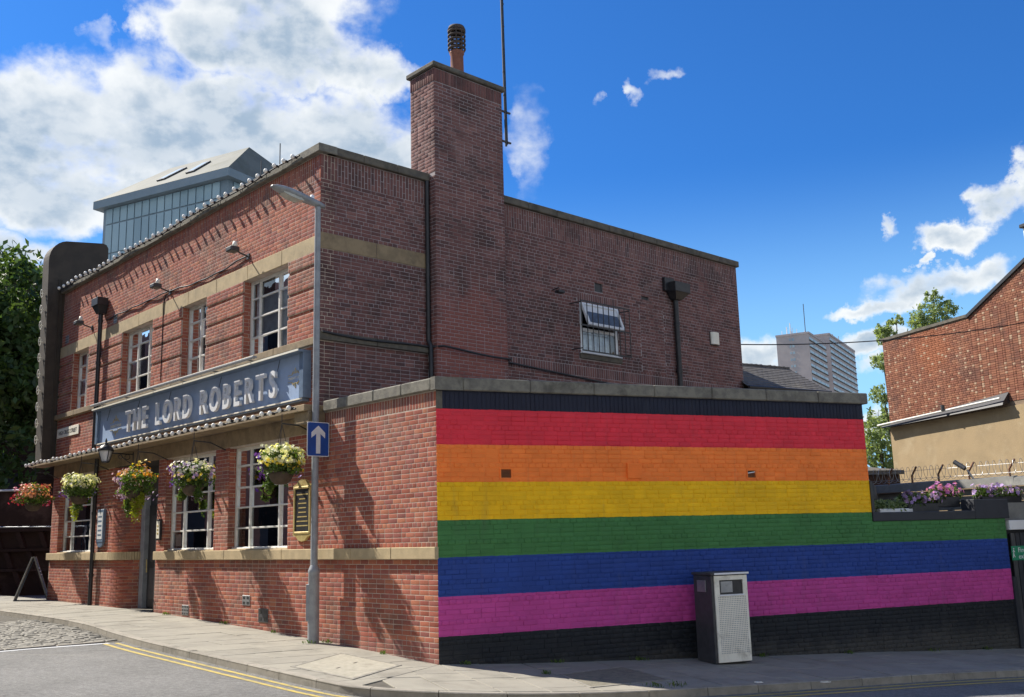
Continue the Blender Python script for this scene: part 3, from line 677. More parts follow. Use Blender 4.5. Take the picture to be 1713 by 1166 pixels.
PANEL = [(5.425, 5.90), (5.975, 6.32), (6.395, 6.74), (6.815, 7.03)]
upiers = [(3.347, 4.43), (6.20, 7.84), (9.06, 10.63), (12.47, 14.70), (15.87, 16.9)]
for a, b in upiers:
    for c, d in PANEL:
        m = MB(); m.box(F, a, b, 0, .028, c, d); m.build('pier_backing', MORT, pub); lay(P_, F, a, b, c+.004, d, BR_F, 'stretcher', n0=.028)
    for (c0, c1), (d0, d1) in zip(PANEL, PANEL[1:]): lay(P_, F, a, b, c1, d0, BR_F, 'stretcher', pitch=.075)
lay(P_, F, 3.347, 16.9, 7.34, 8.42, BR_F, 'garden'); lay(P_, F, 3.347, 16.9, 8.42, 8.895, BR_F, soldier=True)
# reveals, far jambs face the camera
for h_ in UW+GW: jambbricks(P_, F, h_[1], h_[2], h_[3], BR_F, -1); jambbricks(P_, F, h_[0], h_[2], h_[3], BR_F, 1)
# stone bands
blocks(F, -.03, 10.0, 0, .075, 1.50, 1.68, 1.15, STONE, pub); blocks(F, 12.57, 16.96, 0, .075, 1.50, 1.68, 1.1, STONE, pub)
for h_ in GW: m = MB(); m.box(F, h_[0], h_[1], -.16, 0, 1.60, 1.70, .004); m.build('window_sill', STONE, pub)
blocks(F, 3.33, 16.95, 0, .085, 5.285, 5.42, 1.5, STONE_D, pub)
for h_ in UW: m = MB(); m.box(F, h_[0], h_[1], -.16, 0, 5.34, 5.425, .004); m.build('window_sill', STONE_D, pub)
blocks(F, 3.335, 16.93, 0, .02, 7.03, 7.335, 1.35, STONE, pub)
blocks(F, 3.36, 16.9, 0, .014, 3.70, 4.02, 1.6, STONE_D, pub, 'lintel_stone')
blocks(F, 3.24, 17.0, -.3, .105, 8.90, 9.06, 1.0, COPE, pub, 'coping_stone', .012)
blocks(F, .055, 3.12, -.28, .06, 4.03, 4.22, .82, COPE, pub, 'coping_stone', .018)
# canopy slab above the ground floor
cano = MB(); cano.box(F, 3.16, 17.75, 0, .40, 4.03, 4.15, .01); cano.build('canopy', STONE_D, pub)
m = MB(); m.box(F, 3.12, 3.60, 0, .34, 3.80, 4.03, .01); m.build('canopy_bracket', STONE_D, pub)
# curved brick return beside the door
cu = []
for i in range(17):
    t = i/16*math.pi/2; cu.append((12.57-.80*math.sin(t), -.46*(1-math.cos(t))))
pc = [F(u, n) for u, n in cu]
m = MB()
for a, b in zip(pc, pc[1:]):
    m.add([a-Vector((0, 0, 1)), b-Vector((0, 0, 1)), b+Vector((0, 0, 3.7)), a+Vector((0, 0, 3.7))], [(0, 1, 2, 3)])
m.build('wall', MORT, pub)
sarc = arc_len(pc)
def arc_at(s):
    i = min(len(pc)-2, int(np.searchsorted(sarc, s, 'right'))-1); i = max(0, i); t = (s-sarc[i])/(sarc[i+1]-sarc[i]); p = pc[i].lerp(pc[i+1], t)
    d = (pc[i+1]-pc[i]).normalized(); return p, d
for (z0, z1) in ((0.3, 1.5), (1.68, 3.70)):
    nr = round((z1-z0)/.075); pz = (z1-z0)/nr
    for r in range(nr):
        s = -.11 if r % 2 else 0
        while s < sarc[-1]-.03:
            a = max(0, s); b = min(sarc[-1], s+.215)
            p, d = arc_at((a+b)/2); n_ = Vector((-d.y, d.x, 0)); n_ = n_ if n_.dot(nf-df) > 0 else -n_
            BL[P_].append((Fr(p-d*((b-a)/2), d, n_), 0, b-a, z0+r*pz, pz-.01, -.002, .009, BR_F)); s += .225
for i in range(0, 16, 4):
    m = MB()
    for j in range(i, i+4):
        a, b = pc[j], pc[j+1]; d = (b-a).normalized(); n_ = Vector((-d.y, d.x, 0)); n_ = n_ if n_.dot(nf-df) > 0 else -n_
        m.prism([a-n_*.02+Vector((0, 0, 1.5)), b-n_*.02+Vector((0, 0, 1.5)), b+n_*.075+Vector((0, 0, 1.5)), a+n_*.075+Vector((0, 0, 1.5))], [a-n_*.02+Vector((0, 0, 1.68)), b-n_*.02+Vector((0, 0, 1.68)), b+n_*.075+Vector((0, 0, 1.68)), a+n_*.075+Vector((0, 0, 1.68))])
    m.build('stone_block', STONE, pub)
# doorway
dr = MB(); dr.box(F, 10.02, 11.78, -.56, -.50, .2, 3.7); dr.build('door_surround', DGREY, pub)
d_ = MB(); d_.box(F, 10.45, 11.5, -.50, -.45, .4, 2.75, .01); dd = d_.build('door', BLACK, pub)
m = MB(); m.box(F, 10.6, 11.35, -.452, -.435, .6, 1.3, .01); m.box(F, 10.6, 11.35, -.452, -.435, 1.45, 2.5, .01); m.build('door_panel', DGREY, dd)
m = MB(); m.tube([F(11.42, -.40, 1.2), F(11.42, -.39, 1.5)], .015); m.build('handle', GOLD, dd)
m = MB(); m.box(F, 11.55, 11.76, -.50, -.36, .38, 3.0, .01); m.build('door_post', LEAD, pub)
m = MB(); m.box(F, 10.03, 10.12, -.48, -.02, .35, 3.0, .01); m.build('door_post', BLACK, pub)
m = MB(); m.box(F, 10.12, 11.75, -.55, .05, .30, .385, .01); m.build('door_step', STONE_G, pub)
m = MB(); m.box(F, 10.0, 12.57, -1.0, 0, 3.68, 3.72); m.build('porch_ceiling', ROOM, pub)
m = MB(); m.box(F, 10.0, 10.02, -1.0, 0, -.5, 3.7); m.build('wall', BR_F, pub)

# windows
def window(fr, u0, u1, z0, z1, vs, hs, mat=WHITE, dep=-.15, curtain=None, fw=.06, ledge=True, parent=pub):
    m = MB(); n0, n1 = dep-.06, dep
    m.box(fr, u0, u0+fw, n0, n1, z0, z1, .004); m.box(fr, u1-fw, u1, n0, n1, z0, z1, .004); m.box(fr, u0+fw, u1-fw, n0, n1, z1-fw, z1, .004); m.box(fr, u0+fw, u1-fw, n0, n1+.012, z0, z0+fw, .004)
    wdw = m.build('window', mat, parent)
    if ledge:
        m = MB(); m.box(fr, u0+.01, u1-.01, n1, n1+.07, z0, z0+.045, .006); m.build('sill', mat, wdw)
    for v in vs:
        m = MB(); m.box(fr, v-.028, v+.028, n0+.005, n1+.004, z0+fw, z1-fw, .004); m.build('mullion', mat, wdw)
    for h_ in hs:
        m = MB(); m.box(fr, u0+fw, u1-fw, n0+.012, n1-.004, h_-.016, h_+.016, .003); m.build('glazing_bar', mat, wdw)
    ub = [u0+fw]+list(vs)+[u1-fw]; zb = [z0+fw]+list(hs)+[z1-fw]
    for a, b in zip(ub, ub[1:]):
        for c, d in zip(zb, zb[1:]):
            m = MB(); t = random.uniform(-.0015, .0015); m.add([fr(a, dep-.035+t, c), fr(b, dep-.035-t, c), fr(b, dep-.035-t, d), fr(a, dep-.035+t, d)], [(0, 1, 2, 3)]); m.build('pane', GLASS, wdw)
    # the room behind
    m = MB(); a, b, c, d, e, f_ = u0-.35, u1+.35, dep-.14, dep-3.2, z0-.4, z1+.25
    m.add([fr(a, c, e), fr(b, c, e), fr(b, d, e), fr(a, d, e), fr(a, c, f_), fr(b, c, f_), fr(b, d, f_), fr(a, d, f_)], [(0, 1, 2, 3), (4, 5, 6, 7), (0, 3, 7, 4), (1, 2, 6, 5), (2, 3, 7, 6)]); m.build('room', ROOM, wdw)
    if curtain:
        for (ca, cb) in curtain:
            m = MB(); k = max(4, int((cb-ca)/.035)); pts = [(ca+(cb-ca)*i/k, dep-.088-.014*math.sin(i*1.9)-.008*random.random()) for i in range(k+1)]
            m.add([fr(u, n, z0+.02) for u, n in pts]+[fr(u, n, z1-.02) for u, n in pts], [(i, i+1, k+2+i, k+1+i) for i in range(k)], 0, True); m.build('curtain', CURT, wdw)
    return wdw
uh = [5.855, 6.26, 6.655]
window(F, *UW[0], [5.83, 5.06], uh, curtain=[(4.5, 6.1)]); window(F, *UW[1], [8.46], uh, curtain=[(7.9, 8.35), (8.7, 9.0)])
window(F, *UW[2], [11.86, 11.2], uh, curtain=[(10.7, 12.4)]); window(F, *UW[3], [15.3], uh, curtain=[(14.8, 15.8)])
gh = [2.10, 2.50, 2.89, 3.32]
window(F, *GW[0], [6.05, 4.93], gh); window(F, *GW[1], [8.98, 7.84], gh); wg = window(F, *GW[2], [15.77, 14.44], gh)
# pale blind behind the lower panes of the far window, and things seen inside the bar
m = MB(); m.box(F, 14.0, 15.7, -.235, -.225, 1.74, 2.75); m.build('blind', SIGNW, wg)
def barstuff(u, n, z, r, h_, mat, lab, cat='lamp'):
    t = MB(); t.lathe(F(u, n, z), [(0, 0), (r*.5, .01), (r*.3, h_*.3), (r*.25, h_*.5), (r, h_*.55), (r*.6, h_), (0, h_)], 12); o = t.build('table_lamp', mat); tag(o, lab, cat)
barstuff(8.5, -.55, 1.72, .17, .5, DGREY, 'dark table lamp standing inside the window beside the door')
t = MB(); t.lathe(F(5.55, -.5, 1.72), [(0, 0), (.05, 0), (.05, .2), (.02, .27), (.02, .33), (0, .33)], 10); tag(t.build('bottle', SIGNW), 'pale bottle on the sill inside the window nearest the lamp post', 'bottle')
# bar notice in the near window
t = thing('window_notice', 'small framed notice inside the window nearest the lamp post', 'notice', F(5.5, -.4, 2.2)); m = MB(); m.box(F, 5.05, 5.75, -.42, -.40, 2.2, 2.55, .005); m.build('notice_board', DGREY, t)
for i in range(3): m = MB(); m.box(F, 5.15, 5.65-.08*(i % 2), -.40, -.396, 2.27+.08*i, 2.30+.08*i); m.build('notice_line', SIGNW, t)

for (u_, z_, w2, h2, mt_) in ((4.55, 2.2, .28, .42, SIGNW), (7.5, 2.95, .22, .3, CREAM), (9.2, 1.78, .3, .25, SIGNW)):
    m = MB(); m.box(F, u_, u_+w2, -.222, -.219, z_, z_+h2); o_ = m.build('window_poster', mt_); tag(o_, {4.55: 'pale poster in the right side of the window nearest the lamp post', 7.5: 'cream sticker high in the window right of the door', 9.2: 'low white notice in the window just right of the door'}[u_], 'poster')
for u_, z_ in ((5.3, 2.95), (8.3, 3.0)):
    t = thing('pendant_lamp', 'warm pendant lamp hanging inside the '+('window nearest the lamp post' if u_ < 6 else 'window right of the door'), 'lamp', F(u_, -.9, z_)); m = MB(); m.lathe(F(u_, -.9, z_), [(.0, 0), (.10, .0), (.07, .12), (.02, .16), (0, .16)], 10); m.build('shade', GOLD, t); m = MB(); m.tube([F(u_, -.9, z_+.15), F(u_, -.9, 3.85)], .006, 4); m.build('flex', BLACK, t)
for u_ in (5.9, 8.9, 7.9):
    m = MB(); m.lathe(F(u_, -.8, 1.4), [(0, 0), (.19, .02), (.2, .5), (.12, .75), (0, .8)], 12); tag(m.build('bar_seat_back', surf('bar_leather', (.14, .05, .03), (.1, .04, .025), .5, 4)), 'rounded leather chair back inside the '+{5.9: 'window nearest the lamp post', 8.9: 'window right of the door, near its left side', 7.9: 'window right of the door, near its right side'}[u_], 'chair')
# ---- side wall of the upper floor
SWIN = (6.86, 8.16, 5.84, 7.04)
SV = [(7.40, 7.68, 7.36, 7.58), (9.08, 9.36, 7.39, 7.53)]
backing('wall', S, 0, 13.2, 3.6, 8.9, [SWIN]+SV, MORT_S, pub)
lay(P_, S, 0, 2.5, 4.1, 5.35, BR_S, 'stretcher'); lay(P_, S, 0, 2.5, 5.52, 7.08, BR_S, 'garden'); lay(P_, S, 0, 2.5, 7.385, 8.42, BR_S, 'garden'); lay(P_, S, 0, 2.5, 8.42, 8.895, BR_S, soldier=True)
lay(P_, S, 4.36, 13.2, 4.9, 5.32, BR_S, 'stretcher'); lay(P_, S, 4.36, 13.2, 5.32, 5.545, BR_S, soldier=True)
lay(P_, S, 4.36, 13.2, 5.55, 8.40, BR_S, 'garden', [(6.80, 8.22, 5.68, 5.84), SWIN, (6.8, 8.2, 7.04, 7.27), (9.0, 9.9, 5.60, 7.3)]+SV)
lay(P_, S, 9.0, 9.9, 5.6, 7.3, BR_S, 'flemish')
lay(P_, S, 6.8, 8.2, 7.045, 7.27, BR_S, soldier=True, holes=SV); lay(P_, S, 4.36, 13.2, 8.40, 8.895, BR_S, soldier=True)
blocks(S, -.02, 2.5, 0, .018, 7.08, 7.38, 1.25, STONE_D, pub); blocks(S, -.08, 2.5, 0, .085, 5.36, 5.51, 1.25, STONE_G, pub)
blocks(S, .105, 2.5, -.3, .09, 8.90, 9.06, .9, STONE_G, pub, 'coping_stone', .012); blocks(S, 4.37, 13.24, -.3, .09, 8.90, 9.06, .9, STONE_G, pub, 'coping_stone', .012)
m = MB(); m.box(S, 6.80, 8.22, -.16, .05, 5.72, 5.835, .006); m.build('window_sill', STONE_G, pub)
for h_ in SV: m = MB(); m.box(S, *h_[:2], -.1, -.03, *h_[2:], .0); vv = m.build('vent_hole', BLACK, pub)
# top hung window left open
m = MB(); n0, n1 = -.09, -.02; u0, u1, z0, z1 = SWIN; fw = .075
for a in ((u0, u0+fw, z0, z1), (u1-fw, u1, z0, z1), (u0+fw, u1-fw, z1-fw, z1), (u0+fw, u1-fw, z0, z0+fw), (u0+fw, u1-fw, 6.38, 6.45)): m.box(S, a[0], a[1], n0, n1, a[2], a[3], .006)
sw = m.build('window', UPVC, pub)
m = MB(); m.add([S(u0+fw, -.055, z0+fw), S(u1-fw, -.055, z0+fw), S(u1-fw, -.055, 6.38), S(u0+fw, -.055, 6.38)], [(0, 1, 2, 3)]); m.build('pane', GLASS, sw)
m = MB(); m.box(S, u0-.03, u1+.03, -.02, .09, z0-.005, z0+.03, .008); m.build('sill', UPVC, sw)
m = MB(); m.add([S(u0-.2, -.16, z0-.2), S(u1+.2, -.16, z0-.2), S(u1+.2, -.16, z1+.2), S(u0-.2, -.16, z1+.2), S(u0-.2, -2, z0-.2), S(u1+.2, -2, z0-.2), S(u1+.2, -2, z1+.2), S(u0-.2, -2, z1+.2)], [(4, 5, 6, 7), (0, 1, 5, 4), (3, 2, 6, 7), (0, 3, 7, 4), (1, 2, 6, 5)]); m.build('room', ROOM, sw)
m = MB(); k = 24; m.add([S(u0+.08+i*.045, -.13-.015*math.sin(i*2), z0+.03) for i in range(k)]+[S(u0+.08+i*.045, -.13-.015*math.sin(i*2), 6.38) for i in range(k)], [(i, i+1, k+i+1, k+i) for i in range(k-1)], 0, True); m.build('curtain', CURT, sw)
# opened casement, hinged at the top
th = R(21); sa = Fr(S(0, 0, 0), ds, ns)
class Tilt:
    def __init__(s): pass
    def __call__(s, u, n, z): 
        c = math.cos(th); t = math.sin(th); zz = z  # z measured down from the hinge
        return S(u, -.01+n*c+zz*t, 7.01-zz*c+n*t)
T_ = Tilt(); sash = MB()
for a in ((u0+.03, u0+.10, 0, .60), (u1-.10, u1-.03, 0, .60), (u0+.10, u1-.10, 0, .06), (u0+.10, u1-.10, .53, .60)): sash.box(T_, a[0], a[1], 0, .06, a[2], a[3], .006)
cs = sash.build('open_casement', UPVC, sw); m = MB(); m.add([T_(u0+.1, .03, .06), T_(u1-.1, .03, .06), T_(u1-.1, .03, .53), T_(u0+.1, .03, .53)], [(0, 1, 2, 3)])
OBSC = surf('obscured_glass', (.10, .13, .18), (.07, .09, .13), .25, 5)
# the pane belongs to the window, since nothing nests deeper
m.build('pane', OBSC, sw)
m = MB(); m.add([T_(u0+.1, .034, .06), T_(u1-.1, .034, .06), T_(u1-.1, .034, .22), T_(u0+.1, .034, .22)], [(0, 1, 2, 3)]); m.build('frosted_strip', UPVC, sw)

# ---- chimney
CH0, CH1, CN = 2.5, 4.37, .25
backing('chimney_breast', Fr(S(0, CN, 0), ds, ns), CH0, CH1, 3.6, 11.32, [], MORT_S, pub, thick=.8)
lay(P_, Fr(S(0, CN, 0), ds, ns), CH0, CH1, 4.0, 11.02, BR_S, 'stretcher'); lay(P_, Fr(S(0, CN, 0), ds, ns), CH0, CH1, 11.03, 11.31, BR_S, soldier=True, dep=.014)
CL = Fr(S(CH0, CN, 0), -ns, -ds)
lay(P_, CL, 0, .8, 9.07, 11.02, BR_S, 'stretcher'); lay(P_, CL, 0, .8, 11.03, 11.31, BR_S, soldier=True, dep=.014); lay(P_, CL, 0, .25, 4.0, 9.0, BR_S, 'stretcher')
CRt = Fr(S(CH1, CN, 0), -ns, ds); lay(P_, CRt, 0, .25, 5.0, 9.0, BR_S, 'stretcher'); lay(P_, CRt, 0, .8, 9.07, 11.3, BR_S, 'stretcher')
m = MB(); m.box(S, CH0-.07, CH1+.07, CN-.87, CN+.07, 11.33, 11.44, .02); m.build('chimney_cap', STONE_G, pub)
m = MB()
for i in range(14):
    u = CH0+.1+random.random()*(CH1-CH0-.2); m.ball(S(u, CN-.05-random.random()*.5, 11.43), random.uniform(.05, .10), 7, 0, .4)
m.build('mortar_flaunching', STONE_G, pub)
pot = MB(); pc0 = S(3.46, -.15, 11.42); pot.lathe(pc0, [(.15, 0), (.165, .05), (.155, .1), (.145, .3), (.14, .62), (.16, .66), (.16, .70), (.13, .72), (.13, .68)], 20); po = pot.build('chimney_pot', TERRA, pub); COWL = surf('sooty_clay', (.085, .06, .05), (.05, .04, .036), .85, 9)
cw = MB()
for z in (.74, .84, .94, 1.04, 1.14): cw.lathe(pc0+Vector((0, 0, z)), [(.165, 0), (.195, .015), (.20, .04), (.17, .06), (.155, .03), (.165, 0)], 20)
for k in range(8):
    a = k*math.pi/4; cw.tube([pc0+Vector((.165*math.cos(a), .165*math.sin(a), .70)), pc0+Vector((.165*math.cos(a), .165*math.sin(a), 1.2))], .014, 5)
cw.lathe(pc0+Vector((0, 0, 1.2)), [(.18, 0), (.2, .02), (.17, .09), (.09, .13), (0, .145)], 20)
cw.build('cowl', COWL, po)
m = MB(); m.lathe(S(2.86, -.05, 11.42), [(.12, 0), (.12, .12), (.10, .14), (.0, .14)], 14); m.build('capped_pot', STONE_G, pub)
# black downpipe in the corner beside the chimney
m = MB(); m.tube([S(2.44, .06, 8.9), S(2.44, .06, 5.6)], .045, 10); m.tube([S(2.44, .06, 5.6), S(2.44, .13, 5.5), S(2.44, .13, 4.3)], .045, 10); m.build('downpipe', BLACK, pub)
# ---- roof, back walls (seen only from elsewhere, but they close the block)
E2 = S(13.2); B2 = F(16.9)+ns*-0+ds*13.2
m = MB(); top = [F(3.35, -.3, 8.7), F(16.9, -.3, 8.7), F(16.9, -.3, 8.7)+ds*12.6, S(13.2, -.3, 8.7)]; m.add(top, [(0, 1, 2, 3)]); m.build('roof', SLATE, pub)
m = MB(); q = [F(16.9, 0, -1), F(16.9, 0, -1)+ds*13.2, S(13.2, 0, -1), ]; m.add([q[0], q[1], q[1]+Vector((0, 0, 10)), q[0]+Vector((0, 0, 10))], [(0, 1, 2, 3)]); m.add([q[1], q[2], q[2]+Vector((0, 0, 10)), q[1]+Vector((0, 0, 10))], [(0, 1, 2, 3)]); m.build('wall', BR_S, pub)
# ---- single storey wing with the painted wall
ML, MH = 8.25, 4.03
VH = [(1.02, 1.23, 2.675, 2.845), (5.59, 5.79, 2.67, 2.83)]
backing('wall', M, 0, ML, -1.2, MH, VH, PAINT, pub); backing('wall', M, ML, 11.5, -1.5, 1.9, [], PAINT, pub)
lay(P_, M, 0, ML, -.6, 3.72, PAINT, 'garden', VH, zmin=fz(M), dep=.006, jit=.0028, pitch=.072, jn_=.008)
lay(P_, M, ML, 11.5, -.6, 1.89, PAINT, 'garden', zmin=fz(M), dep=.006, jit=.0028, pitch=.072, jn_=.008)
lay(P_, M, 0, ML, 3.745, 4.02, PAINT, soldier=True, dep=.006)
m = MB(); m.box(M, .0, .10, 0, .012, 3.745, 4.02, .004); m.build('corner_stone', STONE_G, pub)
# mitred corner stone of the coping
def mit(fr_in, a, b): return None
m = MB(); z0, z1 = 4.03, 4.23
c_out = A0-(nf+nm)*0
ct = [F(.055, .06), F(-.06, .06)+Vector((0, 0, 0)), M(-.02, .06)+Vector((0, 0, 0)), M(.42, .06), M(.42, -.28), F(.055, -.28)]
m.prism([Vector((p.x, p.y, z0)) for p in ct], [Vector((p.x, p.y, z1)) for p in ct]); m.build('coping_stone', COPE, pub)
blocks(M, .425, 8.35, -.28, .06, 4.03, 4.23, 1.15, COPE, pub, 'coping_stone', .015)
m = MB(); m.box(M, 8.25, 10.72, -.3, .03, 1.9, 2.06, .01); m.build('wall_capping', CHAR, pub); m = MB(); m.box(M, 10.72, 11.6, -.3, .03, 1.9, 2.27, .01); m.build('wall_capping', CHAR, pub)
m = MB(); m.box(M, 8.25, 8.31, -.35, .02, 1.9, 2.62, .0); m.build('end_post', BLACK, pub)
m = MB(); m.box(M, 11.5, 11.60, -.1, .04, -1, .80, .005); m.build('end_post', CHAR, pub)
rp = [M(0, -.2, 4.0), M(ML, -.2, 4.0), S(13.1, 0.02, 4.0), F(3.35, -.02, 4.0), F(.2, -.2, 4.0)]
m = MB(); m.add(rp, [(0, 1, 2, 3, 4)]); m.build('roof', SLATE, pub)
m = MB(); e0, e1 = M(ML, 0, -1), S(13.1, .1, -1); m.add([e0, e1, e1+Vector((0, 0, 5)), e0+Vector((0, 0, 5))], [(0, 1, 2, 3)]); m.build('wall', BR_D, pub)
VENTB = surf('vent_brown', (.50, .22, .09), (.42, .18, .08), .7, 9)
# vents and plates in the painted wall
for h_, broken in zip(VH, (0, 1)):
    m = MB(); m.box(M, h_[0], h_[1], -.12, -.05, h_[2], h_[3]); m.build('vent_hole', BLACK, pub)
    m = MB(); fw = .02
    for a in ((h_[0], h_[0]+fw, h_[2], h_[3]), (h_[1]-fw, h_[1], h_[2], h_[3]), (h_[0]+fw, h_[1]-fw, h_[2], h_[2]+fw), (h_[0]+fw, h_[1]-fw, h_[3]-fw, h_[3])): m.box(M, a[0], a[1], -.03, .012, a[2], a[3])
    vt = m.build('air_vent', PAINT, pub)
    for k in range(2 if broken else 0, 6):
        z = h_[3]-fw-(k+.8)*.021; m = MB(); m.add([M(h_[0]+fw, -.035, z+.016), M(h_[1]-fw, -.035, z+.016), M(h_[1]-fw, .006, z-.004), M(h_[0]+fw, .006, z-.004)], [(0, 1, 2, 3)]); m.build('louvre', VENTB, vt)
    if broken: m = MB(); m.prism([M(h_[0]+.03, .0, h_[3]-.07), M(h_[1]-.03, .0, h_[3]-.05), M(h_[1]-.03, .01, h_[3]-.05), M(h_[0]+.03, .01, h_[3]-.07)], [M(h_[0]+.03, .0, h_[3]-.055), M(h_[1]-.03, .0, h_[3]-.035), M(h_[1]-.03, .01, h_[3]-.035), M(h_[0]+.03, .01, h_[3]-.055)]); m.build('louvre', UPVC, vt)
m = MB(); m.box(M, 3.25, 3.52, 0, .045, 2.68, 2.93, .006); pl = m.build('vent_cover', PAINT, pub)
for k in range(7): m = MB(); m.box(M, 3.275, 3.495, .045, .052, 2.71+k*.03, 2.722+k*.03); m.build('louvre', PAINT, pl)
# vents on the front
def vent(fr, u0, u1, z0, z1, mat=DGREY, n=.012, k=3):
    m = MB(); m.box(fr, u0, u1, .0, n, z0, z1, .003); v = m.build('air_vent', mat, pub)
    for i in range(k):
        for j in range(k):
            w_, h_ = (u1-u0)/k, (z1-z0)/k; m = MB(); m.box(fr, u0+w_*(i+.22), u0+w_*(i+.78), n, n+.003, z0+h_*(j+.25), z0+h_*(j+.75)); m.build('vent_hole', BLACK, v)
vent(F, 16.35, 16.6, 7.40, 7.62, LEAD); vent(F, 12.9, 13.12, 7.37, 7.60, LEAD); vent(F, 8.27, 8.58, .38, .58, GALV)
vent(F, 5.68, 5.97, .655, .84, GALV, k=2); vent(F, 4.99, 5.34, .375, .62, DGREY, k=2)
# front downpipe with hopper
m = MB(); m.tube([F(13.72, .12, 7.8), F(13.72, .12, 4.2)], .055, 12); m.tube([F(13.55, .09, 3.98), F(13.55, .09, .25)], .05, 12)
for z in (5.1, 6.4, 7.5): m.tube([F(13.72, .12, z), F(13.72, .12, z+.07)], .068, 12)
for z in (1.1, 2.6): m.tube([F(13.55, .09, z), F(13.55, .09, z+.07)], .063, 12)
dp = m.build('downpipe', BLACK, pub)
m = MB(); m.prism([F(13.62, .02, 7.72), F(13.82, .02, 7.72), F(13.82, .20, 7.72), F(13.62, .20, 7.72)], [F(13.52, .02, 7.92), F(13.92, .02, 7.92), F(13.92, .28, 7.92), F(13.52, .28, 7.92)]); m.box(F, 13.5, 13.94, .02, .30, 7.92, 8.12, .008); m.build('hopper', BLACK, dp)
# side downpipe with hopper
m = MB(); m.tube([S(10.32, .09, 7.6), S(10.32, .09, 4.4)], .065, 12)
for z in (5.7, 6.9): m.tube([S(10.32, .09, z), S(10.32, .09, z+.08)], .08, 12)
dp = m.build('downpipe', BLACK, pub)
m = MB(); m.prism([S(10.2, .02, 7.55), S(10.44, .02, 7.55), S(10.44, .2, 7.55), S(10.2, .2, 7.55)], [S(10.08, .02, 7.72), S(10.62, .02, 7.72), S(10.62, .30, 7.72), S(10.08, .30, 7.72)]); m.box(S, 10.05, 10.66, .02, .32, 7.72, 7.98, .01); m.box(S, 9.92, 10.3, .01, .10, 7.75, 8.1, .01); m.build('hopper', BLACK, dp)

# ---- rounded stone fin at the far end
fp = [(.36, 4.15), (.48, 9.75)]
for i in range(9):
    a = i/8*math.pi/2; fp.append((.48-.55*(1-math.cos(a)), 9.85+.62*math.sin(a)))
fp += [(-1.0, 10.58), (-1.1, 10.55), (-1.16, 10.45), (-1.17, 8.4), (0, 8.4), (0, 4.15)]
m = MB(); m.prism([F(16.92, n, z) for n, z in fp], [F(17.42, n, z) for n, z in fp]); fin = m.build('fin', FIN, pub)
for n in (.03, .12): m = MB(); m.tube([F(16.9, n, 4.2), F(16.9, n+.06, 9.3)], .014, 6); m.build('moulding', FIN, fin)
flush(P_, pub, [BR_F, BR_S, PAINT])

# ================================================================== things fixed to the pub
# sign
sg = thing('pub_sign', 'long blue-grey fascia sign with raised white letters over the pub windows', 'sign', F(8.6, .1, 4.3))
m = MB(); m.box(F, 3.74, 13.42, 0, .10, 4.33, 5.17); m.build('sign_board', SIGNB, sg)
for nm_, a in (('frame_top', (3.6, 13.56, .0, .27, 5.16, 5.205)), ('frame_bottom', (3.66, 13.5, 0, .15, 4.28, 4.335)), ('frame_side', (3.6, 3.74, 0, .17, 4.335, 5.16)), ('frame_side', (13.42, 13.56, 0, .17, 4.335, 5.16))):
    m = MB(); m.box(F, *a, .006); m.build(nm_, SIGNF, sg)
m = MB(); m.box(F, 3.66, 13.5, .15, .16, 4.315, 4.34); m.box(F, 3.6, 13.56, .27, .28, 5.175, 5.21); m.build('frame_edge', CREAM, sg)
def text_mesh(txt, size, extr, mat, name, parent, fr, u, z, n, rev=True, sx_=1., off=.0):
    c = bpy.data.curves.new(name, 'FONT'); c.body = txt; c.size = size; c.extrude = extr; c.align_x = 'CENTER'; c.offset = off; c.resolution_u = 4
    t = bpy.data.objects.new('tmp', c); COL.objects.link(t); bpy.context.view_layer.update()
    me = bpy.data.meshes.new_from_object(t.evaluated_get(bpy.context.evaluated_depsgraph_get())); COL.objects.unlink(t); bpy.data.objects.remove(t); bpy.data.curves.remove(c)
    d = -fr.d if rev else fr.d; loff = WL[parent.name] if parent else Vector()
    M4 = Matrix(((d.x*sx_, 0, fr.n.x), (d.y*sx_, 0, fr.n.y), (0, 1, 0)))
    P0 = fr(u, n, z)
    for v in me.vertices: v.co = M4 @ v.co + P0-loff
    if (d.cross(Vector((0, 0, 1)))).dot(fr.n) < 0: me.flip_normals()
    me.materials.clear(); me.materials.append(mat); me.update()
    o = bpy.data.objects.new(name, me); COL.objects.link(o)
    if parent: o.parent = parent; WL[o.name] = loff
    return o
words = 'THE LORD ROBERTS'; wid = {' ': .62, 'E': .93, 'L': .9, 'O': 1.12, 'T': .95, 'S': .98}
tot = sum(wid.get(c, 1.0) for c in words); pos_u = 11.62; scale_u = (11.62-4.40)/tot
for c in words:
    w_ = wid.get(c, 1.0)*scale_u
    if c != ' ': o = text_mesh(c, .70, .03, UPVC, 'letter', sg, F, pos_u-w_/2, 4.46, .185, True, .78, .012)
    pos_u -= w_
def emblem(u, z, sc_):
    o = text_mesh('TWENTY FOUR', .115*sc_, .002, CREAM, 'emblem_text', sg, F, u, z, .104, True, 1.0)
    m = MB()
    def ln(pts, r=.006): m.tube([F(u+a*sc_, .104, z+b*sc_) for a, b in pts], r, 4)
    for s_ in (1, -1):
        ln([(-.42, .04+s_*.10), (-.2, .04+s_*.11), (-.12, .04+s_*.16), (0, .04+s_*.14), (.12, .04+s_*.16), (.2, .04+s_*.11), (.42, .04+s_*.10)])
        ln([(-.2, .04+s_*.13), (-.12, .04+s_*.21), (-.07, .04+s_*.16)]); ln([(.2, .04+s_*.13), (.12, .04+s_*.21), (.07, .04+s_*.16)])
        ln([(0, .04+s_*.14), (-.035, .04+s_*.20), (0, .04+s_*.30), (.035, .04+s_*.20), (0, .04+s_*.14)])
    m.build('emblem', GOLD, sg)
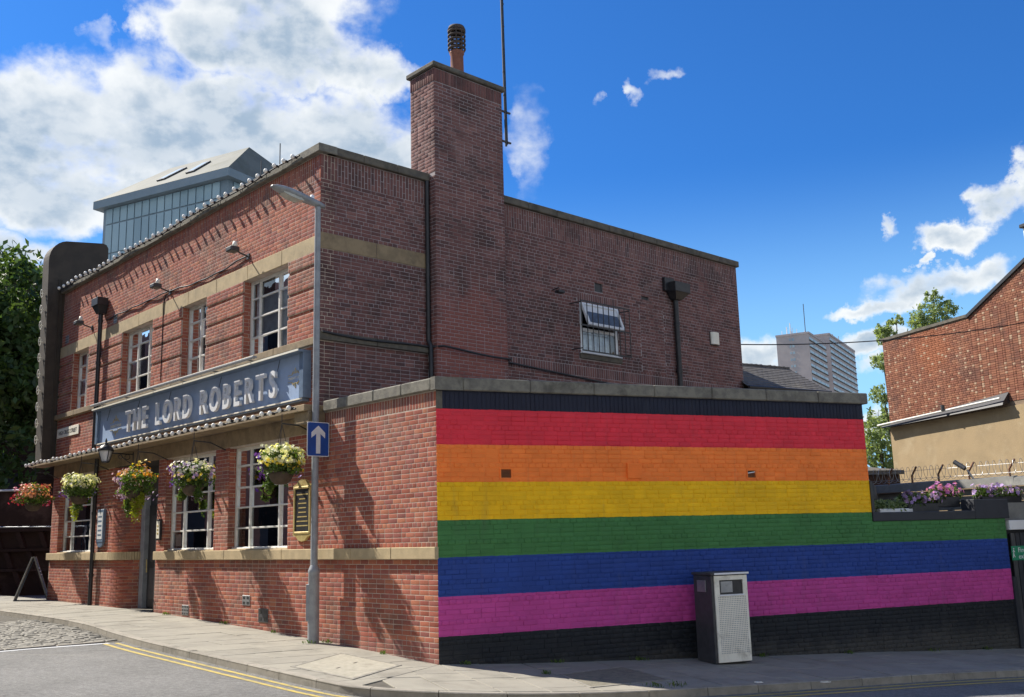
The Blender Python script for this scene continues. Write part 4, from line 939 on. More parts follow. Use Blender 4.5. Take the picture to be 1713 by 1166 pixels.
emblem(3.98, 4.72, .62); emblem(12.4, 4.66, .85)
# lighting trough above the sign
tl = thing('sign_light_trough', 'slim pale light trough running above the fascia sign', 'light fitting', F(9, .35, 5.26))
m = MB(); m.box(F, 5.0, 13.3, .33, .42, 5.24, 5.28, .008); m.build('trough', LEAD, tl)
for u in np.linspace(5.4, 12.9, 6): m = MB(); m.tube([F(u, 0, 5.24), F(u, .34, 5.26)], .012, 6); m.build('arm', DGREY, tl)
for u in (4.55, 6.9, 9.3, 11.0, 12.8):
    m = MB(); m.tube([F(u, .10, 5.16), F(u+.02, .16, 4.85)], .006, 4); m.build('cable', BLACK, tl)
# street name
st = thing('street_name_plate', 'white street name plate on the brick at the far end of the pub', 'sign', F(15.95, 0, 4.76)); m = MB(); m.box(F, 15.15, 16.78, 0.008, .03, 4.765, 5.02, .004); m.build('plate', CREAM, st)
text_mesh('HIGH CROSS STREET', .155, .002, BLACK, 'lettering', st, F, 15.96, 4.84, .032, True, .95)
# festoon bulbs
def festoon(name, lab, pts, spacing, r=.042, drop=(.05, 0)):
    t = thing(name, lab, 'string lights', pts[0]); sp = arc_len(pts)
    m = MB(); m.tube(pts, .017, 6); m.build('cable', BLACK, t)
    bm_ = MB(); bm_.ball(Vector(), r, 10, 0, 1.15); me0 = None; hm = None
    s = .1; L_ = sp[-1]
    while s < L_:
        i = max(0, min(len(pts)-2, int(np.searchsorted(sp, s, 'right'))-1)); tt = (s-sp[i])/(sp[i+1]-sp[i]); p = pts[i].lerp(pts[i+1], tt)
        a = nf*.085+Vector((0, 0, random.uniform(-.02, .03)))+df*random.uniform(-.02, .02)
        if me0 is None:
            x = MB(); x.ball(Vector(), r, 10, 0, 1.15); o = x.build('bulb', BULB, t); me0 = o.data
            y = MB(); y.tube([-nf*.10, -nf*.02], .026, 8); h_ = y.build('lamp_holder', BLACK, t); hm = h_.data
            for v in me0.vertices: v.co += WL[t.name]
            for v in hm.vertices: v.co += WL[t.name]
        else:
            o = bpy.data.objects.new('bulb', me0); COL.objects.link(o); o.parent = t; h_ = bpy.data.objects.new('lamp_holder', hm); COL.objects.link(h_); h_.parent = t
        o.location = p+a-WL[t.name]; h_.location = p+a-WL[t.name]; s += spacing
    return t
festoon('string_lights', 'row of white bulbs along the top edge of the pub parapet', [F(u, .14+.01*math.sin(u*3), 8.985+.02*math.sin(u*1.7)) for u in np.linspace(3.9, 17.3, 50)], .335)
festoon('string_lights', 'row of white bulbs along the canopy edge beneath the pub sign', [F(u, .44, 4.085+.008*math.sin(u*2)) for u in np.linspace(3.38, 17.7, 50)]+[F(17.85, .2, 4.09)], .315)
# fin lettering seen edge on
t = thing('fin_sign', 'vertical white lettering fixed to the outer edge of the dark fin', 'sign', F(17.2, .5, 5))
for k, z in enumerate(np.arange(4.75, 9.3, .46)):
    m = MB(); n = .42+(z-4.15)*.021; r = .12
    m.tube([F(17.17, n+.02+.03*math.cos(a), z+r*math.sin(a)) for a in np.linspace(0, 2*math.pi, 13)], .013, 6); m.tube([F(17.17, n-.04, z), F(17.17, n+.06, z)], .015, 5); m.build('letter', CREAM, t)
# floodlights on arms
def flood(u, lab):
    t = thing('floodlight', lab, 'floodlight', F(u, 0, 7.6), 'floodlights on arms above the upper windows')
    m = MB(); m.tube([F(u, .0, 7.52), F(u, .18, 7.56), F(u, .34, 7.62)], .018, 6); m.box(F, u-.05, u+.05, 0, .03, 7.46, 7.58, .004); m.build('arm', DGREY, t)
    m = MB(); m.box(F, u-.12, u+.12, .26, .46, 7.56, 7.66, .02); m.build('lamp_body', DGREY, t)
    m = MB(); m.lathe(F(u+.02, .30, 7.65), [(0, 0), (.05, 0), (.06, .07), (.04, .14), (0, .15)], 10); m.build('sensor', CREAM, t)
flood(6.05, 'floodlight above the upper window nearest the lamp post'); flood(9.75, 'middle floodlight with a cable loop above the band'); flood(14.6, 'floodlight beside the hopper, farthest from the lamp post')
o = MB(); o.tube([F(u, .03+.01*math.sin(u*5), 7.50+.10*math.sin(max(0, min(1, (u-6.05)/3.7))*math.pi)*-1+.05+.01*math.sin(u*7)) for u in np.linspace(6.1, 13.6, 60)], .017, 6)
o.tube([F(9.95, .03, 7.5), F(10.05, .03, 7.3), F(10.05, .03, 5.5)], .014, 5); tag(o.build('wall_cable', BLACK), 'black cable looping between the floodlights and down the front', 'cable')
o = MB(); o.tube([S(u, .10 if u < 2.45 else (.36 if u < 4.4 else .05), 5.50-.05*max(0, u-.1)/2.4+(-.03*math.sin(u*2)) if u < 4.5 else 5.40-.06*(u-4.5)) for u in np.linspace(0, 8, 60)], .022, 6); tag(o.build('wall_cable', BLACK), 'thick black cable slung along the ledge of the side wall', 'cable')
# lantern
t = thing('wall_lantern', 'black iron lantern with frosted panes on a scrolled bracket by the door', 'lantern', F(11.5, 0, 3.95))
m = MB(); m.tube([F(11.45, 0, 3.93), F(11.3, .72, 3.93)], .016, 6); m.tube([F(11.45, .0, 3.60), F(11.45, .02, 3.98)], .02, 6)
m.tube([F(11.4, .04+.30*s_, 3.93-.24*(1-s_)**.6+.0) for s_ in np.linspace(0, 1, 10)], .011, 5)
for c_, r_ in ((.18, .06), (.34, .045)): m.tube([F(11.4, c_+r_*math.cos(a), 3.86+r_*math.sin(a)) for a in np.linspace(0, 6.3, 12)], .009, 4)
m.build('bracket', BLACK, t)
lc = F(11.25, .74, 3.84)
m = MB(); m.lathe(lc, [(.085, -.12), (.09, -.105), (.165, .13)], 4); m.build('lantern_glass', SIGNW, t)
m = MB()
m.lathe(lc, [(.18, .125), (.19, .145), (.12, .24), (.05, .27), (.055, .30), (.02, .32), (.03, .35), (.008, .42)], 8)
m.lathe(lc, [(.0, -.15), (.06, -.145), (.10, -.115), (.08, -.11)], 8)
a1 = Vector((0, 0, 1)).orthogonal().normalized(); a2 = Vector((0, 0, 1)).cross(a1)
for k in range(4):
    a = k*math.pi/2; d = a1*math.cos(a)+a2*math.sin(a); m.tube([lc+d*.09+Vector((0, 0, -.115)), lc+d*.17+Vector((0, 0, .14))], .011, 4)
m.build('lantern_frame', BLACK, t)
# menu boards, intercom
t = thing('menu_board', 'black menu board in a scrolled gold frame on the wall behind the lamp post', 'menu board', F(3.78, 0, 1.9))
m = MB(); m.box(F, 3.52, 4.02, 0, .05, 1.97, 2.74, .006); m.build('board', BLACK, t)
m = MB()
for a in ((3.49, 3.53, 1.95, 2.76), (4.01, 4.05, 1.95, 2.76), (3.53, 4.01, 1.94, 1.98), (3.53, 4.01, 2.73, 2.77)): m.box(F, a[0], a[1], 0, .07, a[2], a[3], .006)
m.build('frame', GOLD, t)
for z0, s_ in ((2.76, 1), (1.95, -1)):
    m = MB(); k = [(3.47, 0), (3.47, .03), (3.58, .06), (3.66, .12), (3.77, .14), (3.88, .12), (3.96, .06), (4.07, .03), (4.07, 0)]
    m.prism([F(u, .01, z0+s_*z) for u, z in k], [F(u, .06, z0+s_*z) for u, z in k]); m.build('crest', GOLD, t)
for k in range(8):
    m = MB(); w_ = random.uniform(.10, .2); m.box(F, 3.77-w_, 3.77+w_, .05, .053, 2.62-k*.078, 2.64-k*.078); m.build('text_line', GOLD, t)
t = thing('menu_case', 'narrow blue-framed notice case beside the downpipe', 'notice case', F(13.2, 0, 1.9)); m = MB(); m.box(F, 12.98, 13.4, .0, .07, 1.92, 2.72, .01); m.build('case', SIGNF, t)
m = MB(); m.box(F, 13.03, 13.35, .07, .075, 2.0, 2.64); m.build('notice', SIGNW, t)
for k in range(5): m = MB(); m.box(F, 13.08, 13.30, .075, .078, 2.08+k*.11, 2.12+k*.11); m.build('text_line', SIGNF, t)
m = MB(); k = [(12.98, 1.92), (13.05, 1.84), (13.19, 1.80), (13.33, 1.84), (13.4, 1.92)]; m.prism([F(u, .01, z) for u, z in k], [F(u, .06, z) for u, z in k]); m.build('crest', SIGNF, t)
t = thing('intercom_panel', 'slim cream panel with a dark edge on the brick right of the door', 'wall panel', F(9.8, 0, 1.9)); m = MB(); m.box(F, 9.72, 9.93, 0, .05, 1.92, 2.38, .006); m.build('back_plate', BLACK, t); m = MB(); m.box(F, 9.75, 9.90, .05, .058, 1.96, 2.34, .003); m.build('face_plate', CREAM, t)
for k in range(3): m = MB(); m.box(F, 9.79, 9.86, .058, .064, 2.05+k*.08, 2.09+k*.08, .002); m.build('button', GOLD, t)
m = MB(); m.box(F, 3.40, 3.62, .02, .22, 3.86, 4.0, .02); tag(m.build('security_camera', BLACK), 'small black speaker box tucked under the canopy end', 'speaker')
t = thing('alarm_box', 'white curved alarm box high on the side wall', 'alarm box', S(11.96, 0, 6.6)); m = MB(); k = [(11.8, .0), (11.8, .05), (11.84, .09), (11.96, .11), (12.08, .09), (12.12, .05), (12.12, 0)]
m.prism([S(u, n, 6.6) for u, n in k], [S(u, n, 6.92) for u, n in k]); m.build('cover', CREAM, t); m = MB(); m.box(S, 11.78, 12.14, 0, .02, 6.58, 6.94, .004); m.build('back_plate', BLACK, t)
t = thing('security_camera', 'small black bracket light left of the barred window', 'wall light', S(6.02, 0, 7.15)); m = MB(); m.tube([S(6.0, 0, 7.18), S(6.0, .2, 7.2)], .015, 6); m.build('bracket', BLACK, t); m = MB(); m.box(S, 5.94, 6.14, .12, .26, 7.08, 7.14, .01); m.build('body', BLACK, t)
# grille over the side window
t = thing('window_grille', 'black security bars standing off the open white window', 'window grille', S(7.5, .1, 5.8))
g0, g1, gz0, gz1, gn = 6.60, 8.24, 5.84, 6.98, .30
for u in np.linspace(g0, g1, 10): m = MB(); m.tube([S(u, gn, gz0), S(u, gn, gz1)], .011, 6); m.build('bar', BLACK, t)
for z in (gz0, 6.42, gz1): m = MB(); m.box(S, g0-.02, g1+.02, gn-.006, gn+.006, z-.016, z+.016); m.build('rail', BLACK, t)
for u in (g0, g1):
    for z in (gz0+.05, gz1-.03): m = MB(); m.tube([S(u-.05, 0, z), S(u, gn, z)], .013, 6); m.build('stay', BLACK, t)
# mast
t = thing('aerial_mast', 'tall thin aerial mast clamped to the chimney side', 'aerial', S(4.62, .05, 10.2)); m = MB(); m.tube([S(4.66, .05, 10.22), S(4.60, .05, 16.5)], .026, 8); m.build('mast', DGREY, t)
m = MB(); m.tube([S(4.68, .08, 10.25), S(4.62, .08, 16.4)], .009, 5); m.build('cable', BLACK, t)
for z in (10.3, 11.0): m = MB(); m.box(S, 4.36, 4.80, .03, .07, z, z+.035); m.build('clamp', BLACK, t)
for z in np.arange(11.4, 16, .55): m = MB(); m.tube([S(4.65, .05, z), S(4.65, .05, z+.03)], .036, 8); m.build('tie', BLACK, t)

# hanging baskets
def leaves(name, c, radii, n, size, mat, parent, seed, zlo=-1., shell=.55, stretch=(1, 1, 1), kind='stuff', per=4):
    g = np.random.default_rng(seed); d = g.normal(size=(n, 3)); d /= np.linalg.norm(d, axis=1)[:, None]
    r = shell+(1-shell)*g.random(n)**.6; p = d*r[:, None]; lump = 1+.20*np.sin(d[:, 0]*5+seed)*np.cos(d[:, 1]*4+seed*2)+.14*np.sin(d[:, 2]*7+seed)+.10*np.sin(d[:, 0]*11+d[:, 1]*9+seed); p *= lump[:, None]
    p = p[p[:, 2] > zlo]; n = len(p); p = p*np.array(radii)+np.array(c)
    a = g.normal(size=(n, 3)); a /= np.linalg.norm(a, axis=1)[:, None]; b = np.cross(a, g.normal(size=(n, 3))); b /= np.linalg.norm(b, axis=1)[:, None]; c_ = np.cross(a, b)
    s = size*(.6+.8*g.random(n))[:, None]
    V = np.stack([p-a*s, p+b*s*.45+c_*s*.12, p+a*s, p-b*s*.45+c_*s*.12], 1).reshape(-1, 3); Fq = np.arange(n*4).reshape(-1, 4)
    o = raw_mesh(name, V, Fq, mat, None, parent); o['kind'] = kind; return o
def blooms(name, c, radii, n, size, mat, parent, seed, zlo=-.2, zhi=2., dirb=None):
    g = np.random.default_rng(seed); d = g.normal(size=(n*3, 3)); d /= np.linalg.norm(d, axis=1)[:, None]; d = d[(d[:, 2] > zlo) & (d[:, 2] < zhi)]
    if dirb is not None: d = d[(d@np.array(dirb)) > .1]
    cl = np.sin(d[:, 0]*8+seed)+np.cos(d[:, 1]*7+seed*1.3)+np.sin(d[:, 2]*9+seed*.7)
    d = d[np.argsort(-cl-.9*g.random(len(cl)))][:n]; n = len(d); lump = 1+.20*np.sin(d[:, 0]*5+seed)*np.cos(d[:, 1]*4+seed*2)+.14*np.sin(d[:, 2]*7+seed); p = d*np.array(radii)*(lump*(1+.09*g.normal(size=n)))[:, None]+np.array(c)
    V = []; Fq = []
    for i in range(n):
        nn = Vector(d[i])+Vector(g.normal(size=3))*.35; nn.normalize(); t1 = nn.orthogonal().normalized(); t2 = nn.cross(t1); s = size*(.7+.6*g.random()); P0 = Vector(p[i])
        for k in range(5):
            a = 2*math.pi*k/5; e = t1*math.cos(a)+t2*math.sin(a); f = nn.cross(e); j = len(V)
            V += [P0, P0+e*s*.6+f*s*.38+nn*s*.25, P0+e*s+nn*s*.15, P0+e*s*.6-f*s*.38+nn*s*.25]; Fq.append((j, j+1, j+2, j+3))
    if n == 0: return
    o = raw_mesh(name, V, Fq, mat, None, parent); o['kind'] = 'stuff'; return o
def basket(u, n, z, r, lab, flowers, seed, trail=None, lime=False):
    c = F(u, n, z); t = thing('hanging_basket', lab, 'hanging basket', c, 'flower baskets hung under the pub canopy')
    m = MB(); m.lathe(c+Vector((0, 0, -.22)), [(0, -.16), (.10, -.15), (.17, -.09), (.21, .0), (.215, .05), (.19, .05), (0, .04)], 16); m.build('basket', BARK, t)
    hook = F(u, n, 3.82)
    m = MB()
    for k in range(3):
        a = k*2.1+.5; m.tube([c+Vector((.2*math.cos(a), .2*math.sin(a), -.16)), hook], .006, 4)
    m.tube([hook, F(u, n, 3.99)], .008, 4); m.build('chain', BLACK, t)
    m = MB(); m.tube([F(u, 0, 3.66), F(u, n*.5, 3.80), F(u, n, 3.82)], .012, 6); m.build('bracket', BLACK, t)
    leaves('foliage', c, (r, r, r*.82), 1900, .035, LEAF_B, t, seed, -.75, .35)
    for i, (mat, cnt, dr, zl, zh) in enumerate(flowers):
        blooms('flowers', c, (r*1.02, r*1.02, r*.86), int(cnt*1.7), .034, FL[mat], t, seed+i*7, zl, zh, dr)
    if trail:
        for (du, dn, ln, mt, sp_) in trail:
            leaves('trailing_foliage', F(u+du, n+dn, z-.28-ln/2), (sp_, sp_, ln/2+.08), 420, .028, mt, t, seed+int(ln*100), -1, .1)
L_ = tuple(df); Rr = tuple(-df)
basket(3.42, .68, 3.15, .36, 'basket of cream and yellow blooms with purple on its left, nearest the lamp post', [('cream', 300, None, -.05, 1), ('purple', 110, L_, -.6, .45), ('yellow', 40, Rr, -.5, .1)], 11, trail=[(.3, .05, .16, LEAF_B, .10)])
basket(6.83, .68, 3.12, .37, 'basket of pale and purple petunias hung between the door and the near window', [('white', 110, None, .0, 1), ('purple', 170, L_, -.5, .9), ('mauve', 70, None, -.3, .8), ('yellow', 25, Rr, -.4, .2)], 23, trail=[(.34, .05, .12, LEAF_B, .09), (-.3, .02, .16, LEAF_B, .08)])
basket(9.55, .68, 3.15, .42, 'fullest basket, mauve and orange with lime leaves trailing over the door', [('mauve', 170, L_, -.9, .9), ('orange', 70, Rr, .3, 1), ('yellow', 30, None, .4, 1)], 37, trail=[(-.12, .05, .50, LEAF_Y, .12), (.42, 0, .35, LEAF_B, .10), (.5, 0, .15, LEAF_Y, .06), (-.3, 0, .2, LEAF_Y, .07)])
basket(12.95, .68, 3.20, .38, 'cream and yellow basket with purple trails in front of the far window', [('cream', 240, None, .1, 1), ('purple', 80, L_, -.9, .1), ('white', 40, None, 0, .6)], 41, trail=[(.25, 0, .42, LEAF_Y, .10), (.05, 0, .2, LEAF_B, .12)])
basket(16.5, .62, 3.17, .40, 'crimson and peach basket at the far end of the canopy', [('red', 230, L_, -.7, .8), ('peach', 150, Rr, -.1, 1), ('pink', 60, L_, -.3, .8)], 53)

# ================================================================== street furniture
PP = F(3.03, .25); pz = zg(PP)
t = thing('lamp_post', 'grey steel street lamp standing on the footway before the pub corner', 'lamp post', (PP.x, PP.y, pz))
m = MB(); m.lathe((PP.x, PP.y, pz), [(.095, -.05), (.093, 1.12), (.098, 1.13), (.098, 1.17), (.085, 1.2), (.060, 1.26)], 20); m.build('base', LEAD, t)
m = MB(); m.lathe((PP.x, PP.y, pz), [(.060, 1.25), (.058, 4), (.052, 7.55)], 18); m.build('pole', LEAD, t)
m = MB(); f2 = Fr((PP.x, PP.y, pz), Vector((-.3, -.95, 0)).cross(Vector((0, 0, 1))).normalized(), Vector((-.78, -.62, 0)).normalized()); m.box(f2, -.05, .05, .06, .101, .35, .95, .008); m.build('access_door', LEAD, t)
# lamp head
hd = MB(); ax_ = nf; H0 = Vector((PP.x, PP.y, pz+7.55))
secs = [(-.12, .045, .05, .03), (.0, .075, .07, .05), (.15, .09, .075, .06), (.35, .115, .085, .065), (.55, .135, .085, .07), (.72, .13, .07, .065), (.85, .10, .045, .05), (.93, .045, .012, .02)]
V = []; K = 14
for x, hw, hu, hd_ in secs:
    c = H0+ax_*x+Vector((0, 0, .05+x*.16))
    for k in range(K):
        a = 2*math.pi*k/K; V.append(c+df*hw*math.cos(a)+Vector((0, 0, (hu if math.sin(a) > 0 else hd_)*math.sin(a))))
n = len(secs); hd.add(V, [(i*K+k, i*K+(k+1) % K, (i+1)*K+(k+1) % K, (i+1)*K+k) for i in range(n-1) for k in range(K)]+[tuple(range(K)), tuple(range((n-1)*K, n*K))[::-1]], 0, True); lh = hd.build('lamp_head', LEAD, t)
m = MB(); V = []
for x, hw, dz in ((.32, .07, -.055), (.42, .10, -.085), (.6, .11, -.085), (.74, .085, -.055)):
    c = H0+ax_*x+Vector((0, 0, .04+x*.16+dz)); V += [c+df*hw, c-df*hw]
m.add(V+[v+Vector((0, 0, .05)) for v in V], [(0, 1, 3, 2), (2, 3, 5, 4), (4, 5, 7, 6), (0, 2, 10, 8), (2, 4, 12, 10), (4, 6, 14, 12), (1, 9, 11, 3), (3, 11, 13, 5), (5, 13, 15, 7)]); m.build('lamp_cover', surf('milky_cover', (.45, .45, .40), (.38, .38, .33), .25, 8), lh)
m = MB(); m.lathe(H0+ax_*.12+Vector((0, 0, .13)), [(.035, 0), (.035, .06), (.02, .075), (0, .075)], 10); m.build('photocell', UPVC, lh)
# one way sign on the post
sd = -df; sc_ = PP+Vector((0, 0, 0))+sd*.085
SGF = Fr((sc_.x, sc_.y, 0), -nf, sd)
t = thing('one_way_sign', 'blue one way sign with white arrow clamped to the lamp post', 'road sign', SGF(0, 0, 3.5))
def rrect(w_, h_, r_, k=5):
    o = []
    for cx, cz, a0 in ((w_-r_, h_-r_, 0), (-w_+r_, h_-r_, 90), (-w_+r_, -h_+r_, 180), (w_-r_, -h_+r_, 270)):
        for i in range(k+1): a = R(a0+90*i/k); o.append((cx+r_*math.cos(a), cz+r_*math.sin(a)))
    return o
zc_ = 3.525
def plate(poly, n0, n1, mat, name):
    m = MB(); m.prism([SGF(x, n0, zc_+z) for x, z in poly], [SGF(x, n1, zc_+z) for x, z in poly]); return m.build(name, mat, t)
plate(rrect(.218, .295, .03), 0, .004, SIGNW, 'border'); plate(rrect(.205, .282, .026), .004, .006, ROADB, 'face'); plate(rrect(.218, .295, .03), -.004, 0, DGREY, 'back')
plate([(-.042, -.245), (.042, -.245), (.042, .09), (.135, .02), (.135, .115), (0, .235), (-.135, .115), (-.135, .02), (-.042, .09)], .006, .008, SIGNW, 'arrow')
for z in (-.18, .18): m = MB(); m.tube([Vector((PP.x, PP.y, zc_+z-.02)), Vector((PP.x, PP.y, zc_+z+.02))], .068, 14); m.box(SGF, -.15, .15, -.02, -.004, zc_+z-.015, zc_+z+.015); m.build('clamp', DGREY, t)

# litter bin
bz = zg(M(4.5, .6)); BF = Fr(M(0, 0, 0)+Vector((0, 0, bz-.01)), dm, nm)
t = thing('litter_bin', 'tall square litter bin with dark sides and a grimy pale perforated front', 'litter bin', BF(4.55, .5))
m = MB(); m.box(BF, 4.24, 4.90, .24, .76, .02, 1.36, .012); m.build('body', DGREY, t)
m = MB(); m.box(BF, 4.22, 4.92, .22, .80, 1.36, 1.40, .008); m.build('lid', DGREY, t)
m = MB(); m.box(BF, 4.27, 4.915, .79, .812, 1.365, 1.395, .004); m.build('lid_edge', UPVC, t)
m = MB()
for a in ((4.28, 4.37, .04, 1.35), (4.81, 4.89, .04, 1.35), (4.37, 4.81, .04, 1.06), (4.37, 4.81, 1.28, 1.35)): m.box(BF, a[0], a[1], .76, .785, a[2], a[3], .003)
fp_ = m.build('front_panel', BINP, t)
m = MB(); m.box(BF, 4.37, 4.81, .755, .762, 1.06, 1.28); m.build('aperture', BLACK, t)
m = MB(); m.box(BF, 4.40, 4.62, .763, .772, 1.09, 1.26, .003); m.build('stub_plate', GALV, t)
m = MB(); m.box(BF, 4.36, 4.82, .785, .80, 1.035, 1.06, .004); m.build('aperture_lip', UPVC, t)
m = MB()
for i in range(17):
    for j in range(30): m.box(BF, 4.335+i*.031, 4.335+i*.031+.016, .785, .7865, .17+j*.029, .17+j*.029+.014)
o = m.build('perforations', GALV, t); o['kind'] = 'stuff'
BS = Fr(BF(4.24, .24), nm, -dm); m = MB(); m.box(BS, .12, .36, 0, .012, 1.10, 1.28, .003); m.build('side_plate', GALV, t)
for p, r_ in ((M(3.75, 2.5), .06), (M(4.7, 2.72), .07)):
    z = zg(p)+.004; m = MB(); k = [(r_*math.cos(a)*(1+.4*math.sin(3*a)), .35*r_*math.sin(a)) for a in np.linspace(0, 5.7, 8)]; m.prism([Vector((p.x+x, p.y+y, z)) for x, y in k], [Vector((p.x+x, p.y+y, z+.012+.01*math.sin(x*90))) for x, y in k])
    tag(m.build('litter', PAPER), 'scrap of white litter on the shaded paving ' + ('left of' if r_ < .065 else 'in front of')+' the bin', 'litter')
wv_, wf_ = [], []; gw = np.random.default_rng(77)
spots = [(F(u, .05), .05) for u in (1.3, 2.9, 4.7, 6.6, 9.2)]+[(M(u, .06), .06) for u in (.4, 1.9, 3.3, 5.6, 7.4, 9.3, 10.6)]+[(F(3.0, .38), .06), (M(2.2, 2.48), .10), (M(2.5, 2.42), .08), (M(1.2, 1.1), .05)]
for p, r_ in spots:
    for k in range(26):
        q = Vector((p.x+gw.normal()*r_, p.y+gw.normal()*r_*.6, 0)); q.z = zg(q)-.004; a = gw.random()*6.28; h_ = .025+.045*gw.random(); e = Vector((math.cos(a), math.sin(a), 0)); j = len(wv_)
        wv_ += [q-e*.004, q+e*.004, q+e*.02+Vector((gw.normal()*.01, gw.normal()*.01, h_)), q+e*.008+Vector((0, 0, h_*.9))]; wf_.append((j, j+1, j+2, j+3))
o = raw_mesh('weeds', wv_, wf_, LEAF_B); tag(o, 'small weeds and moss in the paving joints and along the wall foot', kind='stuff')
dv, dfc = [], []
for k in range(900):
    s_ = ks[-1]*gw.random(); p, o_ = at_s(s_); p = p+o_*osgn*(.02+abs(gw.normal())*.07); z = zg(p)-.100; a = gw.random()*6.28; r_ = .006+.012*gw.random(); j = len(dv)
    dv += [Vector((p.x+r_*math.cos(a+b), p.y+r_*math.sin(a+b)*.7, z+.004*(i % 2))) for i, b in enumerate((0, 1.5, 3, 4.6))]; dfc.append((j, j+1, j+2, j+3))
o = raw_mesh('gutter_grit', dv, dfc, SILL); tag(o, 'dry leaves and grit lying along the gutter', kind='stuff')
# A-board
ap = Vector((-13.15, 27.6, 0)); az_ = zg(ap); AF = Fr((ap.x, ap.y, az_), Vector((.93, .37, 0)).normalized(), Vector((.37, -.93, 0)).normalized())
t = thing('pavement_sign', 'dark folding pavement sign standing at the far end of the pub', 'pavement sign', ap)
for s_ in (1, -1):
    m = MB(); m.prism([AF(s_*.42, -.3, 0), AF(s_*.42, .3, 0), AF(s_*.38, .3, 0), AF(s_*.38, -.3, 0)], [AF(s_*.03, -.3, 1.12), AF(s_*.03, .3, 1.12), AF(0, .3, 1.12), AF(0, -.3, 1.12)]); b_ = m.build('panel', CHAR, t)
    for n_ in (-.3, .3): m = MB(); m.tube([AF(s_*.41, n_, 0), AF(s_*.02, n_, 1.14)], .022, 6); m.build('frame_rail', TIMB, b_)
    for k in range(3): z = .66+k*.09; u_ = s_*(.415-.385*z/1.12+.02); m = MB(); m.tube([AF(u_, -.12, z), AF(u_, .12, z)], .012, 5); m.build('chalk_line', SIGNW, b_)

# ================================================================== background, right
RB = azf(-19, (13.931, 37, 0)); 
gb = thing('gable_building', 'orange brick building with a stepped gable and tan rendered lower wall', 'building', RB(5, -3))
def zt(u): return 8.68 if u < 4.5 else min(8.68+(u-4.5)*.478, 13.2-(u-4.5)*.3)
prof = [(.12, -1), (.12, 8.68), (4.5, 8.68), (9.6, 11.1), (15, 8.6), (15, -1)]
m = MB(); m.prism([RB(u, -.004, z) for u, z in prof], [RB(u, -6, z) for u, z in prof]); m.build('wall', MORT_R, gb)
lay('gab', RB, .12, 4.5, 5.62, 8.62, BR_R, 'flemish', cream=BR_H, pitch=.075, dep=.012)
k = 0; z = 5.62
while z < 11.0:
    ua, ub = 4.5 if z < 8.66 else 4.5+(z+.08-8.68)/.4745, 14.9
    if ub-ua > .2: lay('gab', RB, ua, min(ub, 11), z, z+.075, BR_R, 'flemish' if 1 else '', cream=BR_H, dep=.012)
    z += .075
BLg = BL['gab']; flush('gab', gb, [BR_R, BR_H])
m = MB(); m.prism([RB(u, 0, z) for u, z in ((.12, -1), (.12, 5.40), (14, 5.56), (14, -1))], [RB(u, .03, z) for u, z in ((.12, -1), (.12, 5.40), (14, 5.56), (14, -1))]); m.build('render_coat', RENDER, gb)
m = MB(); m.prism([RB(.1, -.3, 8.66), RB(4.5, -.3, 8.66), RB(4.5, .06, 8.66), RB(.1, .06, 8.66)], [RB(.1, -.3, 8.76), RB(4.5, -.3, 8.76), RB(4.5, .06, 8.76), RB(.1, .06, 8.76)]); m.build('coping', STONE_G, gb)
m = MB(); m.prism([RB(4.42, -.3, 8.62), RB(4.42, .08, 8.62), RB(9.6, .08, 11.08), RB(9.6, -.3, 11.08)], [RB(4.42, -.3, 8.74), RB(4.42, .08, 8.74), RB(9.6, .08, 11.2), RB(9.6, -.3, 11.2)]); m.build('verge', BLACK, gb)
m = MB(); m.prism([RB(.0, .03, 5.46), RB(5.8, .03, 5.58), RB(5.8, .34, 5.50), RB(.0, .34, 5.38)], [RB(.0, .03, 5.52), RB(5.8, .03, 5.92), RB(5.8, .30, 5.60), RB(.0, .30, 5.46)]); m.build('flashing_board', BLACK, gb)
m = MB(); m.tube([RB(-.1, .40, 5.50), RB(5.75, .36, 5.72)], .035, 10); m.build('waste_pipe', WHITE, gb); m = MB(); m.tube([RB(3.3, .42, 5.62), RB(3.3, .42, 5.82)], .07, 8); m.build('pipe_joint', DGREY, gb)
m = MB(); m.box(RB, 7.0, 7.7, -.7, -.1, 9.4, 11.0, .02); m.build('chimney_stack', CREAM, gb); m = MB(); m.box(RB, 6.93, 7.77, -.78, -.02, 11.0, 11.12, .02); m.build('chimney_cap', BLACK, gb)
# fence behind the yard
FN = azf(-35, (9.37, 21.4, .10)); 
t = thing('timber_fence', 'grey horizontal board fence with a bent capping behind the yard wall', 'fence', FN(0, 0, 0))
for k in range(18):
    m = MB(); m.box(FN, -2.2, 5, 0, .02, 2.44-k*.145-.14, 2.44-k*.145-.006, .003); m.build('board', TIMB, t)
for a, b in ((-2.25, -.5), (-.5, 1.3), (1.3, 3.2), (3.2, 5)):
    m = MB(); m.prism([FN(a, -.1, 2.45), FN(b, -.1, 2.45), FN(b, .12, 2.45), FN(a, .12, 2.45)], [FN(a, -.1, 2.64), FN(b, -.1, 2.66), FN(b, .06, 2.63), FN(a, .06, 2.61)]); m.build('capping', TIMB, t)
for u in np.arange(-2, 5, 1.8): m = MB(); m.box(FN, u-.05, u+.05, -.1, 0, -.5, 2.5); m.build('post', TIMB, t)
bw = thing('barbed_wire', 'rusty brackets carrying coiled barbed wire along the fence top', 'barbed wire', FN(0, 0, 2.6))
for u in (-1.62, -1.02, -.38, .32, 1.2, 2.3):
    m = MB(); m.tube([FN(u, 0, 2.6), FN(u, 0, 2.80)], .022, 6); m.tube([FN(u, 0, 2.79), FN(u+.16, .05, 2.98)], .022, 6); m.build('bracket', RUST, bw)
m = MB(); tt = np.linspace(0, 1, 900); m.tube([FN(-2.1+6.8*x, .12*math.sin(x*300), 2.83+.16*math.cos(x*300)) for x in tt], .005, 3)
